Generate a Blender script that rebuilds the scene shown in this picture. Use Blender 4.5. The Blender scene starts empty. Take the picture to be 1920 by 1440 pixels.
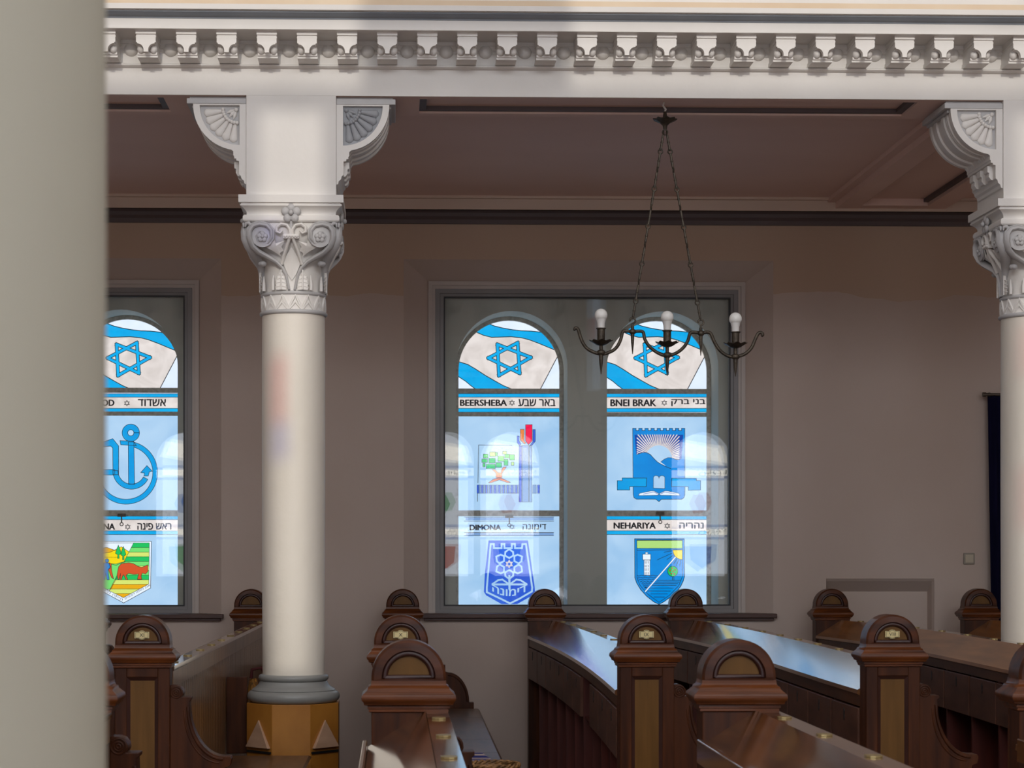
import bpy, math, random
from mathutils import Vector, Matrix
from mathutils.geometry import tessellate_polygon

random.seed(7)
C = bpy.context.scene.collection
SC = bpy.context.scene

# ------------------------------------------------------------------ camera
F, CX, CY, EYE = 3700.0, 846.0, 1028.0, 1.62
TH = math.atan(106.0 / F)
ST, CT = math.sin(TH), math.cos(TH)
cam_d = bpy.data.cameras.new('camera')
cam = bpy.data.objects.new('camera', cam_d)
C.objects.link(cam)
cam.location = (0, 0, EYE)
cam.rotation_euler = (math.pi / 2, 0, -TH)
cam_d.sensor_width = 36
cam_d.lens = F / 1920 * 36
cam_d.shift_x = (960 - CX) / 1920
cam_d.shift_y = (CY - 720) / 1920
cam_d.clip_start = 0.05
cam_d.clip_end = 100
cam_d.dof.use_dof = True
cam_d.dof.focus_distance = 11.5
cam_d.dof.aperture_fstop = 11
SC.camera = cam

# ------------------------------------------------------------------ view, world, light
SC.view_settings.view_transform = 'Standard'
SC.view_settings.look = 'None'
SC.view_settings.exposure = 0.0
SC.view_settings.gamma = 1.0
SC.view_settings.use_curve_mapping = False

wd = bpy.data.worlds.new('world')
SC.world = wd
wd.use_nodes = True
wd.node_tree.nodes['Background'].inputs[0].default_value = (0.62, 0.78, 1.0, 1)
wd.node_tree.nodes['Background'].inputs[1].default_value = 1.0

SUN_E, SUN_A = math.radians(13.8), math.radians(2.0)
SD = Vector((math.sin(SUN_A) * math.cos(SUN_E), math.cos(SUN_A) * math.cos(SUN_E), -math.sin(SUN_E)))
sun_d = bpy.data.lights.new('sun', 'SUN')
sun_d.energy = 0.85
sun_d.color = (1.0, 0.93, 0.82)
sun_d.angle = math.radians(0.55)
sun = bpy.data.objects.new('sun', sun_d)
C.objects.link(sun)
sun.location = (0, -6, 14)
sun.rotation_euler = SD.to_track_quat('-Z', 'Y').to_euler()


def area(name, loc, target, sx, sy, power, col):
    d = bpy.data.lights.new(name, 'AREA')
    d.shape = 'RECTANGLE'
    d.size, d.size_y = sx, sy
    d.energy = power
    d.color = col
    o = bpy.data.objects.new(name, d)
    C.objects.link(o)
    o.location = loc
    o.rotation_euler = (Vector(target) - Vector(loc)).to_track_quat('-Z', 'Y').to_euler()
    return o


# added overhead fill lamp, and daylight through the upper windows behind the camera
area('nave_fill', (1.0, 4.6, 11.7), (1.0, 7.4, 3.0), 13, 6, 330, (0.98, 0.965, 0.98))
area('upper_window_daylight', (1.0, -1.7, 7.2), (1.0, 8, 3.2), 12, 2.4, 500, (0.94, 0.96, 1.0))


# ------------------------------------------------------------------ projection of photo positions onto real planes
def P(px, py, Y):
    u = (px - CX) / F
    X = Y * (ST + u * CT) / (CT - u * ST)
    zc = Y * CT + X * ST
    return Vector((X, Y, EYE + (CY - py) / F * zc))


def px_x(px, Y):
    return P(px, CY, Y).x


def px_z(py, Y, px=960):
    return P(px, py, Y).z


# ------------------------------------------------------------------ materials
def srgb(r, g, b):
    def f(c):
        c /= 255.0
        return c / 12.92 if c <= 0.04045 else ((c + 0.055) / 1.055) ** 2.4
    return (f(r), f(g), f(b), 1)


def new_mat(name):
    m = bpy.data.materials.new(name)
    m.use_nodes = True
    nt = m.node_tree
    return m, nt, nt.nodes['Principled BSDF']


def noise_mat(name, c1, c2, rough=0.6, scale=(3, 3, 3), detail=5, bump=0.1, bscale=40, coat=0.0, metal=0.0, spec=0.5, cior=1.5):
    m, nt, b = new_mat(name)
    tc = nt.nodes.new('ShaderNodeTexCoord')
    mp = nt.nodes.new('ShaderNodeMapping')
    mp.inputs['Scale'].default_value = scale
    nz = nt.nodes.new('ShaderNodeTexNoise')
    nz.inputs['Scale'].default_value = 1.0
    nz.inputs['Detail'].default_value = detail
    cr = nt.nodes.new('ShaderNodeValToRGB')
    cr.color_ramp.elements[0].position = 0.3
    cr.color_ramp.elements[1].position = 0.7
    cr.color_ramp.elements[0].color = c1
    cr.color_ramp.elements[1].color = c2
    nt.links.new(tc.outputs['Object'], mp.inputs['Vector'])
    nt.links.new(mp.outputs['Vector'], nz.inputs['Vector'])
    nt.links.new(nz.outputs['Fac'], cr.inputs['Fac'])
    nt.links.new(cr.outputs['Color'], b.inputs['Base Color'])
    b.inputs['Roughness'].default_value = rough
    b.inputs['Metallic'].default_value = metal
    b.inputs['Specular IOR Level'].default_value = spec
    if coat:
        b.inputs['Coat Weight'].default_value = coat
        b.inputs['Coat Roughness'].default_value = 0.10
        b.inputs['Coat IOR'].default_value = cior
    if bump:
        n2 = nt.nodes.new('ShaderNodeTexNoise')
        n2.inputs['Scale'].default_value = bscale
        n2.inputs['Detail'].default_value = 6
        bp = nt.nodes.new('ShaderNodeBump')
        bp.inputs['Strength'].default_value = bump
        bp.inputs['Distance'].default_value = 0.01
        nt.links.new(tc.outputs['Object'], n2.inputs['Vector'])
        nt.links.new(n2.outputs['Fac'], bp.inputs['Height'])
        nt.links.new(bp.outputs['Normal'], b.inputs['Normal'])
    return m


def glow_mat(name, rgb, strength=1.0, rgb2=None, sample=False, scale=4.0):
    m = bpy.data.materials.new(name)
    m.use_nodes = True
    nt = m.node_tree
    nt.nodes.remove(nt.nodes['Principled BSDF'])
    out = nt.nodes['Material Output']
    e = nt.nodes.new('ShaderNodeEmission')
    e.inputs['Color'].default_value = srgb(*rgb)
    e.inputs['Strength'].default_value = strength * 1.2
    if rgb2:
        tc = nt.nodes.new('ShaderNodeTexCoord')
        nz = nt.nodes.new('ShaderNodeTexNoise')
        nz.inputs['Scale'].default_value = scale
        nz.inputs['Detail'].default_value = 4
        nz.inputs['Distortion'].default_value = 1.2
        cr = nt.nodes.new('ShaderNodeValToRGB')
        cr.color_ramp.elements[0].position = 0.35
        cr.color_ramp.elements[1].position = 0.65
        cr.color_ramp.elements[0].color = srgb(*rgb)
        cr.color_ramp.elements[1].color = srgb(*rgb2)
        nt.links.new(tc.outputs['Object'], nz.inputs['Vector'])
        nt.links.new(nz.outputs['Fac'], cr.inputs['Fac'])
        nt.links.new(cr.outputs['Color'], e.inputs['Color'])
    nt.links.new(e.outputs['Emission'], out.inputs['Surface'])
    m.cycles.emission_sampling = 'AUTO' if sample else 'NONE'
    return m


M = {}
M['plaster'] = noise_mat('cream_plaster', (0.74, 0.71, 0.675, 1), (0.82, 0.79, 0.755, 1), 0.55, (2, 2, 2), bump=0.12, bscale=25)
M['shaft'] = noise_mat('column_plaster', (0.79, 0.735, 0.64, 1), (0.86, 0.80, 0.71, 1), 0.5, (3, 3, 1.2), bump=0.25, bscale=14)
M['foreground'] = noise_mat('column_paint_with_shade', (0.42, 0.405, 0.325, 1), (0.47, 0.45, 0.365, 1), 0.6, (2, 2, 1), bump=0.1, bscale=20)  # greenish paint with the near column's shade worked into its colour
M['greypaint'] = noise_mat('grey_blue_paint', (0.20, 0.22, 0.25, 1), (0.25, 0.27, 0.30, 1), 0.5, (4, 4, 4), bump=0.05)
M['lilac'] = noise_mat('pale_grey_paint', (0.46, 0.45, 0.45, 1), (0.54, 0.53, 0.53, 1), 0.5, (5, 5, 5), bump=0.05)
M['tan'] = noise_mat('tan_band_paint', (0.68, 0.52, 0.36, 1), (0.74, 0.60, 0.44, 1), 0.6, (3, 3, 3), bump=0.05)
M['basegrey'] = noise_mat('base_grey_paint', (0.27, 0.27, 0.26, 1), (0.33, 0.33, 0.31, 1), 0.35, (5, 5, 5), bump=0.05)
M['ceiling'] = noise_mat('aisle_ceiling_paint', (0.80, 0.57, 0.49, 1), (0.85, 0.62, 0.54, 1), 0.7, (0.6, 1.5, 1), bump=0.05)
M['ceilband'] = noise_mat('ceiling_rail_paint', (0.66, 0.52, 0.43, 1), (0.72, 0.57, 0.47, 1), 0.7, (1, 1, 1), bump=0.03)
M['darkband'] = noise_mat('dark_cornice_paint', (0.095, 0.070, 0.072, 1), (0.12, 0.09, 0.09, 1), 0.6, (1, 1, 1), bump=0.03)
M['nave'] = noise_mat('nave_plaster', (0.62, 0.57, 0.52, 1), (0.68, 0.63, 0.58, 1), 0.8, (0.5, 0.5, 0.5), bump=0)
M['floor'] = noise_mat('floor_boards', (0.26, 0.155, 0.10, 1), (0.32, 0.20, 0.14, 1), 0.5, (6, 0.6, 1), bump=0.03)
M['frame'] = noise_mat('grey_window_frame', (0.20, 0.19, 0.19, 1), (0.23, 0.22, 0.22, 1), 0.4, (4, 4, 4), bump=0)
M['seal'] = noise_mat('black_seal', (0.01, 0.01, 0.012, 1), (0.014, 0.014, 0.016, 1), 0.5, (4, 4, 4), bump=0)
M['casing'] = noise_mat('window_casing_paint', (0.50, 0.44, 0.40, 1), (0.55, 0.49, 0.45, 1), 0.5, (4, 4, 4), bump=0.03)
M['inner'] = noise_mat('inner_reveal_plaster', (0.46, 0.455, 0.385, 1), (0.53, 0.52, 0.445, 1), 0.8, (1, 1, 1), bump=0.03)
M['sash'] = noise_mat('worn_sash_paint', (0.36, 0.32, 0.26, 1), (0.62, 0.58, 0.51, 1), 0.7, (40, 40, 40), bump=0.2)
M['walnut'] = noise_mat('sill_wood', (0.05, 0.018, 0.012, 1), (0.085, 0.032, 0.020, 1), 0.4, (2, 30, 30), bump=0.05)
M['wood_y'] = noise_mat('desk_wood', (0.065, 0.024, 0.008, 1), (0.21, 0.080, 0.022, 1), 0.20, (16, 2.2, 16), bump=0.02, bscale=12, coat=1.0, cior=2.0)
M['wood_seat'] = noise_mat('bench_wood', (0.055, 0.024, 0.010, 1), (0.15, 0.065, 0.024, 1), 0.42, (16, 2.2, 16), bump=0.08, bscale=30, coat=0.25)
M['wood_arch'] = noise_mat('arch_wood', (0.026, 0.007, 0.003, 1), (0.098, 0.026, 0.006, 1), 0.36, (3, 20, 30), bump=0.05, bscale=40, coat=0.05, spec=0.25)
M['wood_warm'] = noise_mat('warm_desk_wood', (0.16, 0.062, 0.018, 1), (0.36, 0.150, 0.045, 1), 0.28, (16, 2.2, 16), bump=0.02, bscale=12, coat=0.5)
M['slate'] = noise_mat('slate_grey_paint', (0.30, 0.31, 0.335, 1), (0.36, 0.37, 0.39, 1), 0.5, (5, 5, 5), bump=0.05)
M['wood_rail'] = noise_mat('rail_wood', (0.040, 0.014, 0.007, 1), (0.10, 0.036, 0.014, 1), 0.4, (16, 2.2, 16), bump=0.04, bscale=30, spec=0.3)
M['groove'] = noise_mat('dark_groove_wood', (0.022, 0.006, 0.005, 1), (0.05, 0.013, 0.008, 1), 0.35, (8, 8, 8), bump=0)
M['wood_z'] = noise_mat('post_wood', (0.030, 0.0085, 0.0035, 1), (0.088, 0.026, 0.0075, 1), 0.42, (28, 28, 2.5), bump=0.05, bscale=40, spec=0.2)
M['wood_x'] = noise_mat('moulding_wood', (0.030, 0.0075, 0.003, 1), (0.145, 0.038, 0.006, 1), 0.36, (3, 30, 30), bump=0.05, bscale=40, coat=0.06, spec=0.25)
M['wood_panel'] = noise_mat('panel_wood', (0.105, 0.048, 0.009, 1), (0.155, 0.072, 0.015, 1), 0.45, (30, 30, 2.5), bump=0.04, bscale=60, spec=0.25)
M['wood_red'] = noise_mat('compartment_wood', (0.062, 0.009, 0.006, 1), (0.115, 0.018, 0.010, 1), 0.5, (20, 20, 2.5), bump=0.03)
M['wood_door'] = noise_mat('book_box_door_wood', (0.075, 0.032, 0.020, 1), (0.14, 0.060, 0.038, 1), 0.45, (18, 3, 10), bump=0.05, spec=0.3)
M['wood_board'] = noise_mat('backrest_board_wood', (0.15, 0.072, 0.030, 1), (0.26, 0.128, 0.050, 1), 0.38, (20, 20, 2.0), bump=0.05, coat=0.3)
M['orange'] = noise_mat('orange_varnish', (0.36, 0.135, 0.018, 1), (0.50, 0.21, 0.035, 1), 0.4, (5, 5, 3), bump=0.05, coat=0.2)
M['pink'] = noise_mat('pinkish_wood', (0.45, 0.27, 0.17, 1), (0.55, 0.34, 0.22, 1), 0.45, (6, 6, 20), bump=0.1)
M['brass'] = noise_mat('brass_plate', (0.42, 0.32, 0.14, 1), (0.55, 0.44, 0.22, 1), 0.35, (30, 30, 30), bump=0, metal=0.8)
M['paper'] = noise_mat('yellowed_plate', (0.62, 0.52, 0.24, 1), (0.68, 0.58, 0.30, 1), 0.5, (30, 30, 30), bump=0)
M['ink'] = noise_mat('black_ink', (0.012, 0.011, 0.010, 1), (0.016, 0.015, 0.014, 1), 0.5, (3, 3, 3), bump=0)
M['iron'] = noise_mat('wrought_iron', (0.045, 0.037, 0.029, 1), (0.105, 0.085, 0.062, 1), 0.42, (30, 30, 30), bump=0.3, bscale=120, metal=0.6)
M['bulb'] = noise_mat('white_bulb_glass', (0.84, 0.83, 0.80, 1), (0.87, 0.86, 0.83, 1), 0.25, (3, 3, 3), bump=0)
M['bulbcap'] = noise_mat('white_bulb_collar', (0.78, 0.77, 0.75, 1), (0.80, 0.79, 0.77, 1), 0.4, (3, 3, 3), bump=0)
M['navy'] = noise_mat('navy_cloth', (0.004, 0.004, 0.020, 1), (0.007, 0.006, 0.030, 1), 0.9, (20, 20, 4), bump=0.1, spec=0.1)
M['chrome'] = noise_mat('rod_metal', (0.10, 0.085, 0.07, 1), (0.14, 0.12, 0.10, 1), 0.3, (9, 9, 9), bump=0, metal=0.7)
M['switch'] = noise_mat('ivory_plastic', (0.50, 0.44, 0.33, 1), (0.53, 0.47, 0.36, 1), 0.4, (9, 9, 9), bump=0)
M['switchrim'] = noise_mat('dull_plastic', (0.30, 0.27, 0.22, 1), (0.33, 0.30, 0.25, 1), 0.5, (9, 9, 9), bump=0)
M['straw'] = noise_mat('woven_straw', (0.05, 0.022, 0.008, 1), (0.42, 0.21, 0.075, 1), 0.6, (18, 60, 60), bump=0.6, bscale=60)
M['bag'] = noise_mat('patterned_cloth', (0.02, 0.012, 0.01, 1), (0.75, 0.33, 0.05, 1), 0.8, (45, 45, 25), bump=0.1)
M['maroon'] = noise_mat('maroon_cloth', (0.09, 0.012, 0.014, 1), (0.12, 0.02, 0.02, 1), 0.8, (20, 20, 20), bump=0.1)


def stripe_mat():
    m, nt, b = new_mat('striped_cloth')
    tc = nt.nodes.new('ShaderNodeTexCoord')
    sp = nt.nodes.new('ShaderNodeSeparateXYZ')
    mu = nt.nodes.new('ShaderNodeMath'); mu.operation = 'MULTIPLY'; mu.inputs[1].default_value = 9.0
    fr = nt.nodes.new('ShaderNodeMath'); fr.operation = 'FRACT'
    cr = nt.nodes.new('ShaderNodeValToRGB')
    cr.color_ramp.interpolation = 'CONSTANT'
    cr.color_ramp.elements[0].position = 0.0
    cr.color_ramp.elements[0].color = (0.015, 0.02, 0.20, 1)
    cr.color_ramp.elements[1].position = 0.55
    cr.color_ramp.elements[1].color = (0.62, 0.47, 0.42, 1)
    nt.links.new(tc.outputs['Object'], sp.inputs[0])
    nt.links.new(sp.outputs['Y'], mu.inputs[0])
    nt.links.new(mu.outputs[0], fr.inputs[0])
    nt.links.new(fr.outputs[0], cr.inputs['Fac'])
    nt.links.new(cr.outputs['Color'], b.inputs['Base Color'])
    b.inputs['Roughness'].default_value = 0.8
    return m


M['stripes'] = stripe_mat()


def wall_mat():
    # worn wall paint: an old ochre-brown coat above a ragged line, greyer repainting below it
    m, nt, b = new_mat('aisle_wall_paint')
    tc = nt.nodes.new('ShaderNodeTexCoord')
    sp = nt.nodes.new('ShaderNodeSeparateXYZ')
    nz = nt.nodes.new('ShaderNodeTexNoise')
    nz.inputs['Scale'].default_value = 1.6
    nz.inputs['Detail'].default_value = 6
    ma = nt.nodes.new('ShaderNodeMath'); ma.operation = 'MULTIPLY_ADD'
    ma.inputs[1].default_value = 0.22
    ad = nt.nodes.new('ShaderNodeMath'); ad.operation = 'GREATER_THAN'; ad.inputs[1].default_value = 3.57
    n2 = nt.nodes.new('ShaderNodeTexNoise')
    n2.inputs['Scale'].default_value = 0.9
    n2.inputs['Detail'].default_value = 5
    c1 = nt.nodes.new('ShaderNodeValToRGB')
    c1.color_ramp.elements[0].position = 0.3
    c1.color_ramp.elements[1].position = 0.7
    c1.color_ramp.elements[0].color = (0.54, 0.43, 0.365, 1)
    c1.color_ramp.elements[1].color = (0.60, 0.495, 0.435, 1)
    mx = nt.nodes.new('ShaderNodeMix'); mx.data_type = 'RGBA'
    mx.inputs['B'].default_value = (0.54, 0.395, 0.295, 1)
    nt.links.new(tc.outputs['Object'], sp.inputs[0])
    nt.links.new(tc.outputs['Object'], nz.inputs['Vector'])
    nt.links.new(tc.outputs['Object'], n2.inputs['Vector'])
    nt.links.new(nz.outputs['Fac'], ma.inputs[0])
    nt.links.new(sp.outputs['Z'], ma.inputs[2])
    nt.links.new(ma.outputs[0], ad.inputs[0])
    nt.links.new(n2.outputs['Fac'], c1.inputs['Fac'])
    nt.links.new(c1.outputs['Color'], mx.inputs['A'])
    nt.links.new(ad.outputs[0], mx.inputs['Factor'])
    nt.links.new(mx.outputs['Result'], b.inputs['Base Color'])
    b.inputs['Roughness'].default_value = 0.75
    bn = nt.nodes.new('ShaderNodeTexNoise'); bn.inputs['Scale'].default_value = 20; bn.inputs['Detail'].default_value = 6
    bp = nt.nodes.new('ShaderNodeBump'); bp.inputs['Strength'].default_value = 0.12; bp.inputs['Distance'].default_value = 0.01
    nt.links.new(tc.outputs['Object'], bn.inputs['Vector'])
    nt.links.new(bn.outputs['Fac'], bp.inputs['Height'])
    nt.links.new(bp.outputs['Normal'], b.inputs['Normal'])
    return m


M['wall'] = wall_mat()


def pane_mat(name='clear_pane', tint=(1, 1, 1, 1)):
    m = bpy.data.materials.new(name)
    m.use_nodes = True
    nt = m.node_tree
    nt.nodes.remove(nt.nodes['Principled BSDF'])
    out = nt.nodes['Material Output']
    tr = nt.nodes.new('ShaderNodeBsdfTransparent')
    tr.inputs['Color'].default_value = tint
    gl = nt.nodes.new('ShaderNodeBsdfGlossy')
    gl.inputs['Roughness'].default_value = 0.0
    fr = nt.nodes.new('ShaderNodeFresnel')
    fr.inputs['IOR'].default_value = 1.33
    mx = nt.nodes.new('ShaderNodeMixShader')
    nt.links.new(fr.outputs[0], mx.inputs[0])
    nt.links.new(tr.outputs[0], mx.inputs[1])
    nt.links.new(gl.outputs[0], mx.inputs[2])
    nt.links.new(mx.outputs[0], out.inputs['Surface'])
    return m


M['pane'] = pane_mat()
for k, t in (('tint_red', (1.0, 0.30, 0.28, 1)), ('tint_blue', (0.55, 0.55, 1.0, 1)), ('tint_rose', (1.0, 0.62, 0.60, 1))):
    M[k] = pane_mat(k, t)

# stained glass, lit by the sky outside
G = {
    'sky': glow_mat('white_sky_glass', (226, 238, 252), 1.0, (216, 230, 248), True),
    'pale': glow_mat('pale_blue_glass', (172, 205, 234), 1.0, (150, 190, 226), True, 2.2),
    'cyan': glow_mat('cyan_glass', (0, 170, 232), 1.0, (0, 158, 222)),
    'cloth': glow_mat('opal_glass', (226, 219, 216), 1.0, (204, 196, 192), False, 6.0),
    'blue': glow_mat('blue_glass', (4, 134, 214), 1.0, (6, 124, 206)),
    'azure': glow_mat('azure_glass', (0, 156, 222), 1.0, (0, 144, 214)),
    'deep': glow_mat('deep_blue_glass', (42, 84, 200), 1.0, (56, 100, 206)),
    'navy': glow_mat('navy_glass', (8, 66, 160), 1.0),
    'grey': glow_mat('grey_blue_glass', (112, 148, 196), 1.0),
    'lime': glow_mat('lime_glass', (168, 212, 120), 1.0),
    'ltgreen': glow_mat('light_green_glass', (112, 216, 112), 1.0),
    'green': glow_mat('green_glass', (24, 186, 92), 1.0),
    'yellow': glow_mat('yellow_glass', (236, 208, 18), 1.0),
    'gold': glow_mat('gold_glass', (224, 166, 20), 1.0),
    'paleyel': glow_mat('pale_yellow_glass', (206, 222, 112), 1.0),
    'red': glow_mat('red_glass', (232, 30, 78), 1.0),
    'rust': glow_mat('rust_glass', (204, 80, 40), 1.0),
    'orange': glow_mat('orange_glass', (224, 132, 72), 1.0),
    'brown': glow_mat('brown_glass', (214, 132, 92), 1.0),
    'opp_white': glow_mat('sunny_white_glass', (255, 250, 240), 7.0, None, True),
    'opp_blue': glow_mat('sunny_blue_glass', (60, 130, 230), 2.6),
    'opp_green': glow_mat('sunny_green_glass', (70, 180, 110), 2.4),
    'opp_red': glow_mat('sunny_red_glass', (210, 80, 70), 2.4),
    'opp_grey': glow_mat('sunny_grey_glass', (205, 212, 225), 5.2, None, True),
}
G['lead'] = noise_mat('lead_line', (0.010, 0.022, 0.045, 1), (0.012, 0.026, 0.05, 1), 0.5, (3, 3, 3), bump=0)


# ------------------------------------------------------------------ mesh building
class MB:
    def __init__(s):
        s.v, s.f, s.m = [], [], []

    def add(s, vs, fs, mi=0):
        b = len(s.v)
        s.v += [tuple(v) for v in vs]
        s.f += [tuple(i + b for i in f) for f in fs]
        s.m += [mi] * len(fs)
        return s

    def box(s, x0, x1, y0, y1, z0, z1, mi=0):
        return s.add([(x0, y0, z0), (x1, y0, z0), (x1, y1, z0), (x0, y1, z0), (x0, y0, z1), (x1, y0, z1), (x1, y1, z1), (x0, y1, z1)],
                     [(0, 3, 2, 1), (4, 5, 6, 7), (0, 1, 5, 4), (1, 2, 6, 5), (2, 3, 7, 6), (3, 0, 4, 7)], mi)

    def prism(s, pts, axis, a0, a1, mi=0):
        n = len(pts)
        def mk(p, a):
            return {'y': (p[0], a, p[1]), 'x': (a, p[0], p[1]), 'z': (p[0], p[1], a)}[axis]
        vs = [mk(p, a0) for p in pts] + [mk(p, a1) for p in pts]
        tri = tessellate_polygon([[Vector((p[0], p[1], 0)) for p in pts]])
        fs = [tuple(t) for t in tri] + [tuple(i + n for i in reversed(t)) for t in tri]
        fs += [(i, (i + 1) % n, n + (i + 1) % n, n + i) for i in range(n)]
        return s.add(vs, fs, mi)

    def prism_holes(s, loops, axis, a0, a1, mi=0):
        flat = [p for l in loops for p in l]
        n = len(flat)
        def mk(p, a):
            return {'y': (p[0], a, p[1]), 'x': (a, p[0], p[1]), 'z': (p[0], p[1], a)}[axis]
        vs = [mk(p, a0) for p in flat] + [mk(p, a1) for p in flat]
        tri = tessellate_polygon([[Vector((p[0], p[1], 0)) for p in l] for l in loops])
        fs = [tuple(t) for t in tri] + [tuple(i + n for i in reversed(t)) for t in tri]
        o = 0
        for l in loops:
            k = len(l)
            fs += [(o + i, o + (i + 1) % k, n + o + (i + 1) % k, n + o + i) for i in range(k)]
            o += k
        return s.add(vs, fs, mi)

    def rings(s, rings, mi=0, caps=True, closed=True):
        n = len(rings[0])
        vs = [p for r in rings for p in r]
        fs = []
        for k in range(len(rings) - 1):
            for i in range(n if closed else n - 1):
                j = (i + 1) % n
                fs.append((k * n + i, k * n + j, (k + 1) * n + j, (k + 1) * n + i))
        if caps:
            fs.append(tuple(range(n - 1, -1, -1)))
            fs.append(tuple((len(rings) - 1) * n + i for i in range(n)))
        return s.add(vs, fs, mi)

    def lathe(s, prof, cx=0, cy=0, n=40, mi=0, caps=True):
        return s.rings([[(cx + r * math.cos(2 * math.pi * i / n), cy + r * math.sin(2 * math.pi * i / n), z) for i in range(n)] for r, z in prof], mi, caps)

    def sq(s, prof, hx, hy, cx=0, cy=0, mi=0):
        return s.rings([[(cx - hx - o, cy - hy - o, z), (cx + hx + o, cy - hy - o, z), (cx + hx + o, cy + hy + o, z), (cx - hx - o, cy + hy + o, z)] for o, z in prof], mi)

    def tube(s, path, r, n=8, mi=0, flat=1.0, up=(0, 0, 1)):
        path = [Vector(p) for p in path]
        rs = r if isinstance(r, (list, tuple)) else [r] * len(path)
        rings = []
        prev = None
        for i, p in enumerate(path):
            t = (path[min(i + 1, len(path) - 1)] - path[max(i - 1, 0)])
            if t.length < 1e-9:
                t = Vector((0, 0, 1))
            t.normalize()
            a = prev if prev is not None else Vector(up)
            if abs(a.dot(t)) > 0.98:
                a = Vector((1, 0, 0)) if abs(t.x) < 0.9 else Vector((0, 1, 0))
            a = (a - t * a.dot(t)).normalized()
            b = t.cross(a)
            prev = a
            rings.append([p + (a * math.cos(2 * math.pi * k / n) + b * math.sin(2 * math.pi * k / n) * flat) * rs[i] for k in range(n)])
        return s.rings(rings, mi)

    def torus(s, c, R, r, axis='y', n=14, k=6, mi=0, tilt=0.0):
        vs, fs = [], []
        for i in range(n):
            a = 2 * math.pi * i / n
            for j in range(k):
                b = 2 * math.pi * j / k
                x, z, y = (R + r * math.cos(b)) * math.cos(a), (R + r * math.cos(b)) * math.sin(a), r * math.sin(b)
                if axis == 'x':
                    x, y = y, x
                vs.append((c[0] + x, c[1] + y, c[2] + z))
        for i in range(n):
            for j in range(k):
                fs.append((i * k + j, ((i + 1) % n) * k + j, ((i + 1) % n) * k + (j + 1) % k, i * k + (j + 1) % k))
        return s.add(vs, fs, mi)

    def ball(s, c, r, n=12, mi=0, sc=(1, 1, 1), rot=None):
        rings = []
        k = max(5, n // 2)
        R = Matrix.Rotation(rot, 3, 'Y') if rot is not None else None
        for i in range(k + 1):
            a = -math.pi / 2 + math.pi * i / k
            rr, zz = max(math.cos(a), 0.02), math.sin(a)
            ring = []
            for j in range(n):
                b = 2 * math.pi * j / n
                p = Vector((rr * math.cos(b) * sc[0], rr * math.sin(b) * sc[1], zz * sc[2])) * r
                if R:
                    p = R @ p
                ring.append((c[0] + p.x, c[1] + p.y, c[2] + p.z))
            rings.append(ring)
        return s.rings(rings, mi)

    def sweep(s, sec, path, mi=0):
        # section in (dx, z) moved along a plan path of (x, y)
        return s.rings([[(x + dx, y, z) for dx, z in sec] for x, y in path], mi)

    def mesh(s, name, mats, smooth=None):
        import bmesh
        me = bpy.data.meshes.new(name)
        me.from_pydata(s.v, [], s.f)
        for m in mats:
            me.materials.append(m)
        me.polygons.foreach_set('material_index', s.m)
        bm = bmesh.new()
        bm.from_mesh(me)
        bmesh.ops.recalc_face_normals(bm, faces=bm.faces)
        bm.to_mesh(me)
        bm.free()
        if smooth:
            me.polygons.foreach_set('use_smooth', [True] * len(me.polygons))
            me.set_sharp_from_angle(angle=math.radians(smooth))
        me.update()
        return me


def wloc(o):
    v = Vector((0, 0, 0))
    while o is not None:
        v += o.location
        o = o.parent
    return v


def obj(name, mb, mats, parent=None, world=True, loc=None, smooth=35, bevel=0.0):
    """one mesh object; vertices given in world space (world=True) or local to loc"""
    if not isinstance(mats, (list, tuple)):
        mats = [mats]
    if isinstance(mb, MB):
        if world:
            if loc is None:
                if parent is not None:
                    loc = wloc(parent)
                else:
                    xs = [v[0] for v in mb.v]; ys = [v[1] for v in mb.v]; zs = [v[2] for v in mb.v]
                    loc = Vector(((min(xs) + max(xs)) / 2, (min(ys) + max(ys)) / 2, min(zs)))
            else:
                loc = Vector(loc)
            mb.v = [(v[0] - loc[0], v[1] - loc[1], v[2] - loc[2]) for v in mb.v]
        me = mb.mesh(name, mats, smooth)
    else:
        me = mb
    o = bpy.data.objects.new(name, me)
    C.objects.link(o)
    if parent is not None:
        o.parent = parent
        if world:
            o.location = Vector(loc) - wloc(parent)
        elif loc is not None:
            o.location = loc
    elif loc is not None:
        o.location = loc
    if bevel:
        b = o.modifiers.new('bevel', 'BEVEL')
        b.width = bevel
        b.segments = 2
        b.limit_method = 'ANGLE'
        b.angle_limit = math.radians(40)
    return o


def inst(src, parent, loc, name=None):
    c = src.copy()
    C.objects.link(c)
    c.parent = parent
    c.location = loc
    return c


def thing(name, loc, label=None, cat=None, group=None, kind=None):
    o = bpy.data.objects.new(name, None)
    o.empty_display_size = 0.1
    C.objects.link(o)
    o.location = loc
    return tag(o, label, cat, group, kind)


def tag(o, label=None, cat=None, group=None, kind=None):
    if label: o['label'] = label
    if cat: o['category'] = cat
    if group: o['group'] = group
    if kind: o['kind'] = kind
    return o


def struct(o, label, cat):
    return tag(o, label, cat, None, 'structure')


def arc(cx, cz, r, a0, a1, n):
    return [(cx + r * math.cos(math.radians(a0 + (a1 - a0) * i / n)), cz + r * math.sin(math.radians(a0 + (a1 - a0) * i / n))) for i in range(n + 1)]


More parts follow.
